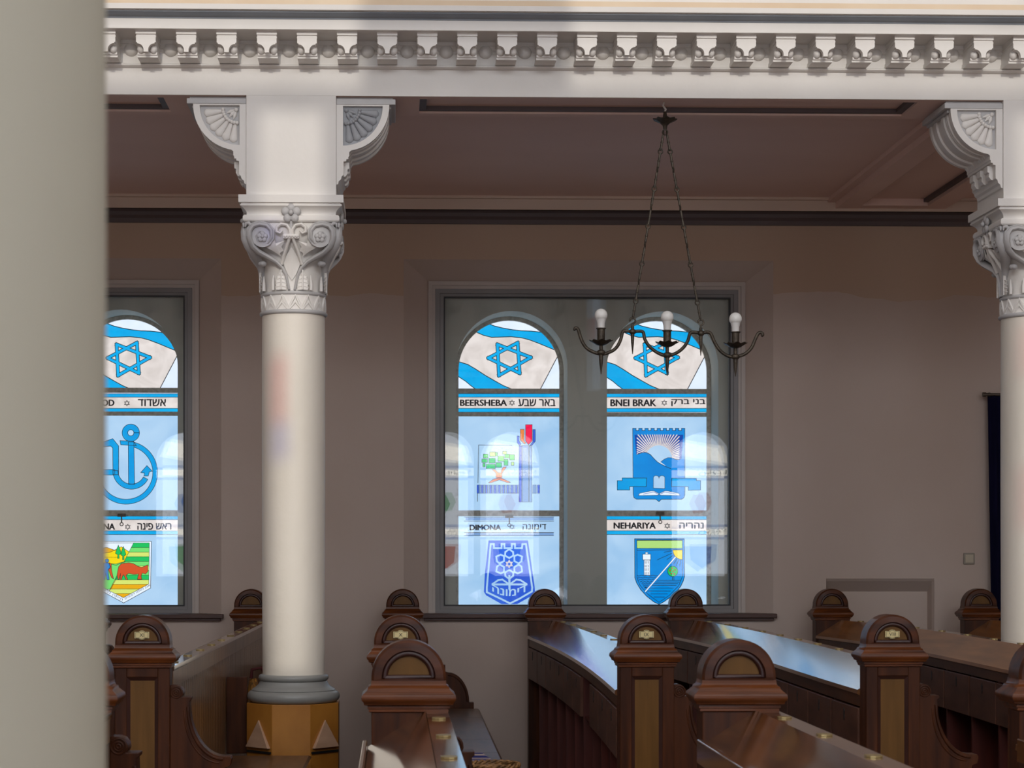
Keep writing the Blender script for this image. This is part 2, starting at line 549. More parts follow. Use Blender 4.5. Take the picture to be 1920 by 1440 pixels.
# ------------------------------------------------------------------ text
def text_polys(s, bold=0.0, font=None):
    """outlines of a line of text filled glyph stroke by glyph stroke (some letters have overlapping strokes)"""
    cu = bpy.data.curves.new('txt', 'FONT')
    cu.body = s
    cu.size = 1.0
    cu.offset = bold
    cu.resolution_u = 3
    cu.fill_mode = 'NONE'
    o = bpy.data.objects.new('txt', cu)
    C.objects.link(o)
    dg = bpy.context.evaluated_depsgraph_get()
    me = bpy.data.meshes.new_from_object(o.evaluated_get(dg))
    co = [(v.co.x, v.co.y) for v in me.vertices]
    nxt = {}
    for e in me.edges:
        nxt.setdefault(e.vertices[0], []).append(e.vertices[1])
        nxt.setdefault(e.vertices[1], []).append(e.vertices[0])
    bpy.data.objects.remove(o)
    bpy.data.curves.remove(cu)
    bpy.data.meshes.remove(me)
    seen, loops = set(), []
    for v in sorted(nxt):
        if v in seen:
            continue
        loop, cur = [], v
        while cur not in seen:
            seen.add(cur)
            loop.append(cur)
            # outlines are stored in order, so prefer the next index
            cand = [c for c in nxt[cur] if c not in seen]
            if not cand:
                break
            cur = cur + 1 if cur + 1 in cand else cand[0]
        pts = [co[k] for k in loop]
        if len(pts) > 2:
            loops.append(pts)
    def area_(p):
        return sum(p[i][0] * p[(i + 1) % len(p)][1] - p[(i + 1) % len(p)][0] * p[i][1] for i in range(len(p))) / 2
    def inside(q, p):
        r = False
        for i in range(len(p)):
            (x1, y1), (x2, y2) = p[i], p[i - 1]
            if (y1 > q[1]) != (y2 > q[1]) and q[0] < (x2 - x1) * (q[1] - y1) / (y2 - y1) + x1:
                r = not r
        return r
    sign = 1 if area_(max(loops, key=lambda p: abs(area_(p)))) > 0 else -1
    outer = [p for p in loops if area_(p) * sign > 0]
    inner_ = [p for p in loops if area_(p) * sign < 0]
    vs, fs = [], []
    for p in outer:
        grp = [p] + [h for h in inner_ if inside(h[0], p)]
        flat = [q for g in grp for q in g]
        b0 = len(vs)
        vs += [(q[0], q[1], 0.0) for q in flat]
        fs += [tuple(i + b0 for i in t) for t in tessellate_polygon([[Vector((q[0], q[1], 0)) for q in g] for g in grp])]
    return vs, fs


class Paint:
    """flat leaded-glass design: coloured pieces drawn at their measured places on one glass plane"""
    def __init__(s, Y, clip=None, names=None, dx=0.0):
        s.mb, s.Y, s.clip, s.mats, s.dx = MB(), Y, clip, [], dx

    def mi(s, k):
        if k not in s.mats:
            s.mats.append(k)
        return s.mats.index(k)

    def pt(s, p, layer):
        q = P(p[0] + s.dx, p[1], s.Y)
        return (q.x, s.Y - 0.0006 * layer, q.z)

    def _clip(s, pts):
        if not s.clip:
            return pts
        cl = s.clip
        area2 = sum(cl[i][0] * cl[(i + 1) % len(cl)][1] - cl[(i + 1) % len(cl)][0] * cl[i][1] for i in range(len(cl)))
        sg = 1 if area2 > 0 else -1
        out = list(pts)
        for i in range(len(cl)):
            a, b = cl[i], cl[(i + 1) % len(cl)]
            def side(p):
                return sg * ((b[0] - a[0]) * (p[1] - a[1]) - (b[1] - a[1]) * (p[0] - a[0]))
            res = []
            for j in range(len(out)):
                p, q = out[j], out[(j + 1) % len(out)]
                sp_, sq_ = side(p), side(q)
                if sp_ >= 0:
                    res.append(p)
                if (sp_ >= 0) != (sq_ >= 0):
                    t = sp_ / (sp_ - sq_)
                    res.append((p[0] + t * (q[0] - p[0]), p[1] + t * (q[1] - p[1])))
            out = res
            if len(out) < 3:
                return []
        return out

    def poly(s, pts, k, layer=1, outline=0.0):
        pts = s._clip(pts)
        if len(pts) < 3:
            return
        tri = tessellate_polygon([[Vector((p[0], p[1], 0)) for p in pts]])
        s.mb.add([s.pt(p, layer) for p in pts], [tuple(t) for t in tri], s.mi(k))
        if outline:
            s.line(pts, outline, 'lead', layer + 0.5, True)

    def line(s, pts, w, k='lead', layer=2, closed=False):
        n = len(pts)
        for i in range(n if closed else n - 1):
            a, b = Vector(pts[i]), Vector(pts[(i + 1) % n])
            d = b - a
            if d.length < 1e-6:
                continue
            d.normalize()
            nn = Vector((-d.y, d.x)) * w / 2
            e = d * w * 0.45
            q = [a - e + nn, b + e + nn, b + e - nn, a - e - nn]
            q = s._clip([tuple(p) for p in q])
            if len(q) < 3:
                continue
            s.mb.add([s.pt(p, layer) for p in q], [tuple(range(len(q)))], s.mi(k))

    def disc(s, c, r, k, layer=1, outline=0.0, n=28, ry=None):
        s.poly([(c[0] + r * math.cos(2 * math.pi * i / n), c[1] + (ry or r) * math.sin(2 * math.pi * i / n)) for i in range(n)], k, layer, outline)

    def text(s, t, x0, x1, y0, y1, k='lead', layer=3, bold=0.0, warp=None):
        vs, fs = text_polys(t, 0.008)
        if not vs:
            return
        ax, bx = min(v[0] for v in vs), max(v[0] for v in vs)
        ay, by = min(v[1] for v in vs), max(v[1] for v in vs)
        def mp(v):
            u, w = (v[0] - ax) / (bx - ax), (v[1] - ay) / (by - ay)
            if warp:
                return warp(u, w)
            return (x0 + u * (x1 - x0), y1 + w * (y0 - y1))
        for d in ((-bold * 19, 0), (0, 0), (bold * 19, 0), (0, bold * 10), (0, -bold * 10)) if bold else ((0, 0),):
            s.mb.add([s.pt((mp(v)[0] + d[0], mp(v)[1] + d[1]), layer + d[0] * 0.05) for v in vs], fs, s.mi(k))

    def hexagram(s, cx, cy, r, w, k='lead', layer=3):
        for a0 in (90, 270):
            s.line([(cx + r * math.cos(math.radians(a0 + 120 * i)), cy + r * math.sin(math.radians(a0 + 120 * i))) for i in range(3)], w, k, layer, True)

    def build(s, name, parent):
        return obj(name, s.mb, [G[k] if k in G else M[k] for k in s.mats], parent, smooth=None)


def heb(t):
    return t[::-1]


# ------------------------------------------------------------------ planes of the building
YC = 11.0            # axis of the arcade
YF = 10.75           # face of architrave and piers
YW = 14.3            # aisle wall
YG = 14.5            # outer glazing
YI = 14.62           # plaster face with the arched openings
YS = 15.0            # stained glass
YO = -2.0            # wall behind the camera
ZS = 4.082           # soffit of architrave
ZC = 4.15            # aisle ceiling
XL, XR = -6.5, 9.0
ZTOP = 12.0

# ------------------------------------------------------------------ floor, ceilings, walls
fl = MB().box(XL, XR, YO, 15.3, -0.1, 0)
struct(obj('floor', fl, M['floor'], smooth=None), 'dark wooden floor', 'floor')
ce = MB().box(XL, XR, YO, 15.3, ZTOP, ZTOP + 0.2)
struct(obj('ceiling', ce, M['nave'], smooth=None), 'high pale nave ceiling', 'ceiling')
struct(obj('wall_left', MB().box(XL - 0.2, XL, YO, 15.3, 0, ZTOP), M['nave'], smooth=None), 'pale side wall left', 'wall')
struct(obj('wall_right', MB().box(XR, XR + 0.2, YO, 15.3, 0, ZTOP), M['nave'], smooth=None), 'pale side wall right', 'wall')


def cells_minus(x0, x1, z0, z1, holes):
    xs = sorted({x0, x1, *[h[0] for h in holes], *[h[1] for h in holes]})
    zs = sorted({z0, z1, *[h[2] for h in holes], *[h[3] for h in holes]})
    xs = [x for x in xs if x0 <= x <= x1]
    zs = [z for z in zs if z0 <= z <= z1]
    for i in range(len(xs) - 1):
        for j in range(len(zs) - 1):
            mx_, mz = (xs[i] + xs[i + 1]) / 2, (zs[j] + zs[j + 1]) / 2
            if not any(h[0] < mx_ < h[1] and h[2] < mz < h[3] for h in holes):
                yield xs[i], xs[i + 1], zs[j], zs[j + 1]


# outer splay rectangle of window 1 and pitch of the windows
WO = (px_x(757, YW), px_x(1450, YW), px_z(1152, YW), px_z(487, YW))
PITCH = px_x(1368, YG) - px_x(346, YG)
holes = [(WO[0] - k * PITCH, WO[1] - k * PITCH, WO[2], WO[3]) for k in (0, 1)]
niche = (px_x(1549, YW), px_x(1752, YW), px_z(1300, YW), px_z(1085, YW))
mb = MB()
for c in cells_minus(XL, XR, 0, ZTOP, holes + [niche]):
    mb.box(c[0], c[1], YW, 15.3, c[2], c[3])
mb.box(niche[0], niche[1], YW + 0.12, 15.3, niche[2], niche[3])
zi_ = px_z(1109, YW + 0.12, 1640)
mb.prism([(YW + 0.001, niche[3]), (YW + 0.02, niche[3] - 0.02), (YW + 0.12, zi_), (YW + 0.125, zi_), (YW + 0.125, niche[3])], 'x', niche[0], niche[1])
mb.prism([(niche[1], YW + 0.001), (niche[1] - 0.012, YW + 0.03), (niche[1] - 0.02, YW + 0.12), (niche[1] - 0.02, YW + 0.125), (niche[1], YW + 0.125)], 'z', niche[2], niche[3])
wb = obj('wall_back', mb, M['wall'], loc=(0, 0, 0), smooth=None)
struct(wb, 'grey-brown aisle wall behind the pews', 'wall')


# ------------------------------------------------------------------ windows
def arch_loop(x0, x1, zb, zt, n=28):
    r = (x1 - x0) / 2
    cx, cz = (x0 + x1) / 2, zt - r
    return [(x0, zb)] + [(x1, zb)] + [(cx + r * math.cos(math.pi * i / n), cz + r * math.sin(math.pi * i / n)) for i in range(n + 1)]


def rect_ring(mb, x0, x1, z0, z1, w, y0, y1, wb_=None, mi=0):
    wb_ = w if wb_ is None else wb_
    mb.prism_holes([[(x0, z0), (x1, z0), (x1, z1), (x0, z1)], [(x0 + w, z0 + wb_), (x0 + w, z1 - w), (x1 - w, z1 - w), (x1 - w, z0 + wb_)]], 'y', y0, y1, mi)


L1 = (px_x(855, YI), px_x(1064, YI))
L2 = (px_x(1138, YI), px_x(1347, YI))
ARCH_T = px_z(583, YI)
GL = (px_x(833, YG), px_x(1368, YG), px_z(1135, YG), px_z(558, YG))


def make_window(idx, off, label):
    x0, x1, z0, z1 = GL[0] + off, GL[1] + off, GL[2], GL[3]
    root = thing('window_%d' % idx, ((x0 + x1) / 2, YG, z0 - 0.09), label, 'window', None, 'structure')
    ix0, ix1, iz1 = px_x(803, YG - 0.03) + off, px_x(1397, YG - 0.03) + off, px_z(528, YG - 0.03)
    iz0 = WO[2]
    # splayed reveal
    mb = MB()
    o = [(WO[0] + off, YW, WO[2]), (WO[1] + off, YW, WO[2]), (WO[1] + off, YW, WO[3]), (WO[0] + off, YW, WO[3])]
    i = [(ix0, YG - 0.03, iz0), (ix1, YG - 0.03, iz0), (ix1, YG - 0.03, iz1), (ix0, YG - 0.03, iz1)]
    ob = [(p[0], 15.29, p[2]) for p in o]
    ib = [(p[0], YG + 0.06, p[2]) for p in i]
    mb.add(o + i + ib, [(0, 1, 5, 4), (1, 2, 6, 5), (2, 3, 7, 6), (3, 0, 4, 7), (4, 5, 9, 8), (5, 6, 10, 9), (6, 7, 11, 10), (7, 4, 8, 11)])
    obj('splay', mb, M['wall'], root, smooth=None)
    # moulded casing and grey frame
    mb = MB()
    fx0, fx1, fz1 = px_x(816, YG) + off, px_x(1383, YG) + off, px_z(543, YG)
    fz0 = px_z(1150, YG)
    for a, b_, d in ((0.0, 0.030, 0.034), (0.030, 0.056, 0.022)):
        mb.prism_holes([[(ix0 + a, iz0), (ix1 - a, iz0), (ix1 - a, iz1 - a), (ix0 + a, iz1 - a)],
                        [(ix0 + b_, iz0 + 0.001), (ix0 + b_, iz1 - b_), (ix1 - b_, iz1 - b_), (ix1 - b_, iz0 + 0.001)]], 'y', YG - 0.03 - d + 0.02, YG + 0.02)
    obj('casing', mb, M['casing'], root, smooth=None, bevel=0.004)
    mb = MB()
    rect_ring(mb, fx0, fx1, fz0 - 0.012, fz1, 0.035, YG - 0.035, YG + 0.03, 0.045)
    rect_ring(mb, fx0 + 0.03, fx1 - 0.03, fz0 + 0.02, fz1 - 0.03, 0.034, YG - 0.022, YG + 0.03, 0.036)
    obj('frame', mb, M['frame'], root, smooth=None, bevel=0.003)
    mb = MB()
    rect_ring(mb, x0 - 0.004, x1 + 0.004, z0 - 0.004, z1 + 0.004, 0.010, YG - 0.024, YG - 0.004)
    obj('seal', mb, M['seal'], root, smooth=None)
    # two panes of the double glazing
    p1 = obj('pane', MB().box(x0 - 0.004, x1 + 0.004, YG - 0.002, YG + 0.002, z0 - 0.004, z1 + 0.004), M['pane'], root, smooth=None)
    cxp, czp = (x0 + x1) / 2, (z0 + z1) / 2
    mbp = MB().box(-(x1 - x0) / 2, (x1 - x0) / 2, -0.002, 0.002, -(z1 - z0) / 2, (z1 - z0) / 2)
    p2 = obj('pane', mbp, M['pane'], root, world=False, loc=Vector((cxp, YG + 0.022, czp)) - root.location, smooth=None)
    p2.rotation_euler = (math.radians(0.06), 0, math.radians(-0.16))
    # plaster with two arched openings and their deep reveals
    lights = [(a + off, b_ + off) for a, b_ in (L1, L2)]
    zb = z0 - 0.06
    mb = MB()
    mb.prism_holes([[(x0 - 0.12, zb - 0.02), (x1 + 0.12, zb - 0.02), (x1 + 0.12, z1 + 0.15), (x0 - 0.12, z1 + 0.15)]] +
                   [list(reversed(arch_loop(a, b_, zb, ARCH_T))) for a, b_ in lights], 'y', YI, YS + 0.12)
    mb.box(x0 - 0.12, x0 - 0.06, YG + 0.03, YI, zb, z1 + 0.15)
    mb.box(x1 + 0.06, x1 + 0.12, YG + 0.03, YI, zb, z1 + 0.15)
    mb.box(x0 - 0.12, x1 + 0.12, YG + 0.03, YI, zb - 0.04, zb)
    mb.box(x0 - 0.12, x1 + 0.12, YG + 0.03, YI, z1 + 0.1, z1 + 0.15)
    obj('arched_wall', mb, M['inner'], root, smooth=None)
    # sill board
    sx0, sx1 = px_x(790, YW - 0.05) + off, px_x(1457, YW - 0.05) + off
    zs = px_z(1150, YW - 0.05)
    obj('sill', MB().box(sx0, sx1, YW - 0.06, YG + 0.03, zs - 0.035, zs - 0.004).box(sx0 + 0.02, sx1 - 0.02, YW - 0.035, YW - 0.0, zs - 0.055, zs - 0.035), M['walnut'], root, smooth=None, bevel=0.004)
    # painted sash bars of each arched light
    for a, b_ in lights:
        mb = MB()
        al = arch_loop(a, b_, zb, ARCH_T)
        w = 0.030
        ai = arch_loop(a + w, b_ - w, zb + 0.01, ARCH_T - w)
        mb.prism_holes([al, list(reversed(ai))], 'y', YS - 0.03, YS + 0.02)
        for (ya, yb) in ((729, 738), (773.5, 781), (957, 968)):
            mb.box(a + 0.01, b_ - 0.01, YS - 0.024, YS + 0.02, px_z(yb, YS), px_z(ya, YS))
        obj('sash', mb, M['sash'], root, smooth=None, bevel=0.002)
    return root, lights


def flag_panel(root, dx, arch):
    """flag in the arched head of a light; dx moves the drawing from the light it was measured on"""
    def T(pts):
        return [(860 + x / 7.2 + dx, 580 + y / 7.2) for x, y in pts]
    p = Paint(YS, clip=arch)
    p.poly([(840 + dx, 570), (1075 + dx, 570), (1075 + dx, 733), (840 + dx, 733)], 'sky', 0)
    top_u = [(100, 40), (190, 108), (270, 148), (355, 178), (480, 225), (600, 255), (720, 275), (840, 290), (980, 295), (1100, 308), (1180, 325), (1300, 350), (1450, 420)]
    bot_u = [(1450, 610), (1320, 560), (1200, 510), (1080, 460), (960, 415), (850, 385), (700, 370), (560, 375), (440, 378), (330, 350), (250, 315), (190, 290), (60, 230)]
    top_l = [(-60, 692), (0, 708), (120, 745), (230, 810), (360, 895), (500, 975), (600, 1030), (690, 1068), (760, 1095)]
    bot_l = [(240, 1100), (222, 1075), (160, 1030), (90, 970), (0, 912), (-60, 880)]
    cloth = list(reversed(bot_u)) + [(1345, 585), (1340, 620), (1105, 1068), (1090, 1100)] + list(reversed(top_l))
    p.poly(T(cloth), 'cloth', 1)
    p.poly(T(top_u + bot_u), 'cyan', 2)
    p.poly(T(top_l + bot_l), 'cyan', 2)
    for l in (top_u, bot_u, top_l, bot_l, [(1345, 610), (1105, 1068), (1090, 1100)]):
        p.line(T(l), 1.5, 'lead', 3)
    for a, b_, c in (((520, 475), (970, 650), (540, 893)), ((793, 452), (820, 862), (398, 658))):
        p.line(T([a, b_, c]), 7.2, 'lead', 3.5, True)
    for a, b_, c in (((520, 475), (970, 650), (540, 893)), ((793, 452), (820, 862), (398, 658))):
        p.line(T([a, b_, c]), 4.7, 'cyan', 4, True)
    return p.build('flag_panel', root)


def name_panel(root, x0, x1, y0, eng, ebox, hebr, hbox, sx, sy, grey=False):
    p = Paint(YS)
    k = 'grey' if grey else 'cyan'
    p.poly([(x0, y0), (x1, y0), (x1, y0 + 36), (x0, y0 + 36)], 'pale' if grey else 'cloth', 0)
    p.poly([(x0, y0 + 1), (x1, y0 + 1), (x1, y0 + 7), (x0, y0 + 7)], k if not grey else 'azure', 1)
    p.poly([(x0, y0 + 28.5), (x1, y0 + 28.5), (x1, y0 + 35), (x0, y0 + 35)], k if not grey else 'azure', 1)
    for yy in (y0 + 7.3, y0 + 28.2, y0 + 0.7, y0 + 35.3):
        p.line([(x0, yy), (x1, yy)], 0.9, 'lead', 2)
    if eng:
        p.text(eng, *ebox, bold=0.04)
    p.text(heb(hebr), *hbox, bold=0.024)
    p.hexagram(sx, sy, 5.4, 0.9)
    return p.build('name_panel', root)


def arch_px(x0, x1, yt, yb, n=24):
    r = (x1 - x0) / 2
    cx = (x0 + x1) / 2
    return [(x0, yb), (x1, yb)] + [(cx + r * math.cos(math.pi * i / n), yt + r - r * math.sin(math.pi * i / n)) for i in range(n + 1)]


def pane_base(p, x0, x1, y0, y1):
    p.poly([(x0, y0), (x1, y0), (x1, y1), (x0, y1)], 'pale', 0)


# pixel limits of the glass plane for the three visible lights
def glass_px(lo, off=0.0):
    pass


W1, lights1 = make_window(1, 0.0, 'double-arched stained glass window behind the hanging lamp')
W2, lights2 = make_window(2, -PITCH, 'double-arched stained glass window left of the standing column')


def unproj_px(x, Y):
    # photo column of a wall position, used to size the coloured panes to their openings
    xc, zc = x * CT - Y * ST, Y * CT + x * ST
    return CX + F * xc / zc


ZB = 1140
for wi, (root, lights) in enumerate(((W1, lights1), (W2, lights2))):
    for li, (a, b_) in enumerate(lights):
        gx0, gx1 = unproj_px(a + 0.02, YS), unproj_px(b_ - 0.02, YS)
        arch = arch_px(gx0, gx1, 1028 - (1028 - 583) * YI / YS + 2, 733)
        dx = (gx0 + gx1) / 2 - 953.5
        flag_panel(root, dx, arch)
        key = (wi, li)
        # ---- name bands
        if key == (0, 0):
            name_panel(root, gx0, gx1, 737.5, 'BEERSHEBA', (863, 950, 749.5, 761), 'באר שבע', (972, 1041, 748.5, 761.5), 960, 755.3)
        elif key == (0, 1):
            name_panel(root, gx0, gx1, 737.5, 'BNEI BRAK', (1145, 1230, 749, 761.5), 'בני ברק', (1259, 1322, 748.5, 761.5), 1245.5, 755.3)
            name_panel(root, gx0, gx1, 967, 'NEHARIYA', (1151, 1229, 980, 991), 'נהריה', (1274, 1319, 980, 991), 1251, 986)
        elif key == (1, 1):
            name_panel(root, gx0, gx1, 737.5, 'ASHDOD', (150, 214, 749.5, 761), 'אשדוד', (259, 311, 748.5, 761.5), 238, 756)
            name_panel(root, gx0, gx1, 967, 'ROSH PINNA', (128, 215, 981.5, 993), 'ראש פינה', (258, 321, 981, 993), 239.5, 988)
        # ---- emblems
        if key == (0, 0):
            p = Paint(YS)
            pane_base(p, gx0, gx1, 777, 962)
            T = lambda pts: [(860 + x / 8, 780 + y / 8) for x, y in pts]
            p.line(T([(282, 1280), (282, 1165)]), 1.0); p.line(T([(288, 1005), (300, 435), (800, 440)]), 1.0)
            for pts, k in (([(1003, 130), (1103, 130), (1103, 375), (1045, 430), (1003, 375)], 'red'),
                           ([(925, 200), (982, 200), (982, 372), (1010, 410), (985, 420), (925, 360)], 'orange'),
                           ([(1113, 202), (1150, 202), (1150, 380), (1100, 440), (1065, 450), (1113, 380)], 'deep'),
                           ([(876, 300), (908, 300), (908, 375), (940, 425), (908, 440), (876, 400)], 'deep'),
                           ([(905, 445), (945, 445), (945, 1290), (905, 1290)], 'deep'), ([(953, 440), (1050, 440), (1050, 1290), (953, 1290)], 'grey'),
                           ([(1058, 445), (1098, 445), (1098, 1290), (1058, 1290)], 'grey')):
                p.poly(T(pts), k, 1, 0.7)
            for x in range(275, 890, 64):
                p.poly(T([(x, 1035), (x + 26, 1035), (x + 26, 1160), (x, 1160)]), 'deep', 1, 0.5)
                p.poly(T([(x + 32, 1035), (x + 56, 1035), (x + 56, 1160), (x + 32, 1160)]), 'grey', 1, 0.5)
            p.poly(T([(1110, 1035), (1165, 1035), (1165, 1160), (1110, 1160)]), 'grey', 1, 0.5)
            p.poly(T([(1182, 1035), (1214, 1035), (1214, 1160), (1182, 1160)]), 'deep', 1, 0.5)
            for x, y, w, h, k in ((370, 570, 70, 60, 'green'), (348, 645, 84, 52, 'green'), (362, 708, 36, 54, 'green'), (465, 540, 85, 66, 'lime'), (552, 545, 30, 55, 'green'),
                                  (452, 632, 96, 74, 'green'), (414, 724, 136, 66, 'green'), (560, 700, 84, 70, 'green'), (590, 600, 90, 80, 'ltgreen'), (690, 570, 70, 60, 'green'),
                                  (680, 650, 60, 90, 'green'), (765, 580, 72, 80, 'green'), (790, 690, 40, 50, 'lime'), (660, 530, 60, 40, 'lime')):
                p.poly(T([(x, y), (x + w, y), (x + w, y + h), (x, y + h)]), k, 1, 0.8)
            p.poly(T([(500, 802), (548, 802), (590, 850), (640, 850), (638, 815), (668, 766), (718, 764), (650, 860), (650, 925), (560, 925), (560, 860)]), 'brown', 0.8, 0.6)
            p.poly(T([(445, 1003), (525, 945), (600, 928), (650, 935), (780, 995), (740, 1002), (610, 958), (480, 1003)]), 'brown', 1, 0.7)
            p.build('emblem_panel', root)
            # lower pane, swung slightly inward
            p = Paint(YS)
            pane_base(p, gx0, gx1, 962, ZB)
            T = lambda pts: [(860 + x / 7.58, 950 + y / 7.58) for x, y in pts]
            for y in (150, 205, 368, 412):
                p.line(T([(80, y), (1350, y)]), 0.9)
            p.poly(T([(100, 155), (1350, 155), (1350, 192), (100, 192)]), 'grey', 1)
            p.poly(T([(100, 372), (1350, 372), (1350, 408), (100, 408)]), 'grey', 1)
            p.text('DIMONA', 881, 939, 984, 994, bold=0.04)
            p.text(heb('דימונה'), 980, 1024, 982.5, 992.5, bold=0.012)
            p.hexagram(960, 988, 5, 0.8)
            sh = [(425, 480), (985, 480), (1080, 1140), (1085, 1200), (1050, 1260), (830, 1385), (610, 1385), (390, 1260), (358, 1210), (372, 960)]
            p.poly(T(sh), 'deep', 1)
            inn = [(455, 530), (500, 530), (500, 590), (610, 590), (610, 530), (650, 530), (650, 590), (755, 590), (755, 530), (800, 530), (800, 590), (900, 590), (905, 535), (955, 530), (1045, 1150), (1040, 1205), (860, 1310), (730, 1375), (600, 1310), (400, 1215), (400, 1150)]
            p.line(T(inn), 3.4, 'pale', 2, True)
            for a in range(6):
                an = math.radians(30 + 60 * a)
                ca, sa = math.cos(an), math.sin(an)
                R2 = lambda u, v: (718 + u * ca - v * sa, 815 + u * sa + v * ca)
                p.line(T([R2(85, 0), R2(120, 60), R2(170, 55), R2(212, 0), R2(170, -55), R2(120, -60), R2(85, 0)]), 3.2, 'pale', 2)
            p.hexagram(860 + 718 / 7.58, 950 + 815 / 7.58, 6.5, 2.0, 'cloth', 2.2)
            p.line(T([(720, 985), (722, 1165)]), 4.0, 'pale', 2)
            p.line(T([(480, 1105), (965, 1105)]), 3.6, 'pale', 2)
            p.line(T([(480, 1100), (560, 1045), (620, 1035), (720, 1105)]), 3.2, 'pale', 2)
            p.line(T([(965, 1100), (880, 1045), (820, 1035), (722, 1105)]), 3.2, 'pale', 2)
            def warp(u, w):
                x = 480 + u * 480
                base = 1270 - ((u - 0.5) * 2) ** 2 * 70
                return T([(x, base - w * 95)])[0]
            p.text(heb('דימונה'), 0, 1, 0, 1, 'pale', 3, 0.03, warp)
            p.build('emblem_panel', root)
        elif key == (0, 1):
            T = lambda pts: [(1140 + x / 8, 780 + y / 8) for x, y in pts]
            p = Paint(YS)
            pane_base(p, gx0, gx1, 777, 962)
            sh = [(370, 185)]
            for i in range(9):
                x = 370 + i * 91.5
                sh += [(x, 185), (x + 50, 185)]
                if i < 8:
                    sh += [(x + 50, 218), (x + 91.5, 218)]
            sh += [(1153, 1180), (1140, 1225), (1105, 1250), (800, 1250), (765, 1285), (715, 1248), (430, 1248), (390, 1225), (378, 1180)]
            p.poly(T(sh), 'blue', 1, 1.0)
            p.poly(T([(395, 260), (1130, 260), (1100, 660), (425, 580)]), 'navy', 1.1)
            p.poly(T([(395, 260), (1130, 260), (1130, 282), (395, 282)]), 'blue', 1.2)
            for i in range(35):
                a = math.radians(178 - i * 178.0 / 34)
                ca, sa = math.cos(a), -math.sin(a)
                cx0, cy0, r0 = 760, 640, 205
                q = (cx0 + r0 * ca, cy0 + r0 * sa)
                t = 1e9
                if ca > 1e-6: t = min(t, (1065 - cx0) / ca)
                if ca < -1e-6: t = min(t, (438 - cx0) / ca)
                if sa < -1e-6: t = min(t, (285 - cy0) / sa)
                if t > r0 + 15:
                    p.line(T([q, (cx0 + t * ca, cy0 + t * sa)]), 2.0, 'cloth', 2)
            p.disc(T([(760, 640)])[0], 200 / 8, 'pale', 2.2)
            p.poly(T([(425, 585), (440, 575), (520, 548), (570, 545), (630, 575), (690, 640), (740, 690), (790, 722), (830, 770), (830, 860), (425, 860)]), 'blue', 3)
            p.poly(T([(785, 695), (840, 650), (900, 625), (960, 628), (1010, 650), (1075, 655), (1105, 640), (1105, 860), (700, 860), (760, 780)]), 'blue', 2.8)
            p.line(T([(440, 575), (520, 548), (570, 545), (630, 575), (690, 640), (740, 690), (860, 755), (940, 790)]), 1.0, 'lead', 3.4)
            p.line(T([(785, 695), (840, 650), (900, 625), (960, 628), (1010, 650), (1065, 655)]), 0.8, 'lead', 3.4)
            p.poly(T([(745, 680), (790, 692), (870, 750), (800, 722)]), 'sky', 3.2)
            for pts in ([(138, 970), (213, 970), (213, 930), (580, 930), (572, 1060), (325, 1060), (325, 1110), (138, 1110)],
                        [(958, 932), (1325, 936), (1325, 968), (1390, 970), (1388, 1110), (1203, 1115), (1203, 1060), (953, 1058)]):
                p.poly(T(pts), 'azure', 3, 1.0)
            p.poly(T([(680, 1082), (680, 930)] + [(680 + 42 - 42 * math.cos(i * math.pi / 8), 925 - 30 * math.sin(i * math.pi / 8)) for i in range(9)] + [(766, 935)] +
                     [(766 + 43 - 43 * math.cos(i * math.pi / 8), 925 - 30 * math.sin(i * math.pi / 8)) for i in range(9)] + [(852, 1088)]), 'pale', 3, 0.8)
            p.poly(T([(455, 1192), (475, 1160), (640, 1126), (690, 1124), (766, 1168), (745, 1188)]), 'sky', 3, 0.7)
            p.poly(T([(1080, 1192), (1060, 1162), (900, 1126), (850, 1124), (766, 1168), (790, 1188)]), 'sky', 3, 0.7)
            p.line(T([(530, 1172), (690, 1138), (740, 1168)]), 0.9, 'navy', 3.8)
            p.line(T([(1020, 1172), (850, 1138), (795, 1168)]), 0.9, 'navy', 3.8)
            p.build('emblem_panel', root)
            T = lambda pts: [(1140 + x / 8, 960 + y / 8) for x, y in pts]
            p = Paint(YS)
            pane_base(p, gx0, gx1, 1000, ZB)
            o = [(400, 402), (1142, 402), (1148, 960), (1130, 1030), (1090, 1115), (1020, 1205), (930, 1280), (840, 1345), (765, 1384), (690, 1350), (580, 1265), (490, 1165), (430, 1065), (402, 985)]
            p.poly(T(o), 'blue', 1, 1.2)
            ii = [(432, 420), (1115, 420), (1118, 960), (1060, 1105), (920, 1250), (765, 1355), (600, 1235), (480, 1100), (434, 985)]
            p.line(T(ii), 0.9, 'lead', 2, True)
            p.poly(T([(432, 426), (1115, 426), (1115, 545), (432, 545)]), 'lime', 2, 0.9)
            p.line(T([(432, 572), (1115, 566)]), 0.9)
            p.poly(T([(1115, 568), (972, 570)] + [(1115 + 143 * math.cos(math.radians(a)), 570 + 143 * math.sin(math.radians(a))) for a in range(170, 89, -10)]), 'yellow', 3, 0.9)
            for l in ([(950, 585), (840, 604)], [(958, 618), (738, 718)], [(975, 652), (885, 712)], [(1030, 705), (985, 775)], [(1060, 715), (1025, 803)], [(1092, 722), (1075, 815)]):
                p.line(T(l), 0.9)
            p.poly(T([(540, 722), (630, 722), (630, 950), (540, 945)]), 'sky', 2, 0.7)
            p.poly(T([(520, 632), (640, 632), (640, 718), (520, 718)]), 'sky', 2.5, 0.9)
            p.poly(T([(560, 604), (597, 604), (597, 630), (560, 630)]), 'sky', 2.5, 0.7)
            for y in (755, 810, 862, 918):
                for x in (558, 580, 602):
                    p.line(T([(x, y - 16), (x, y + 16)]), 0.9, 'lead', 3.4)
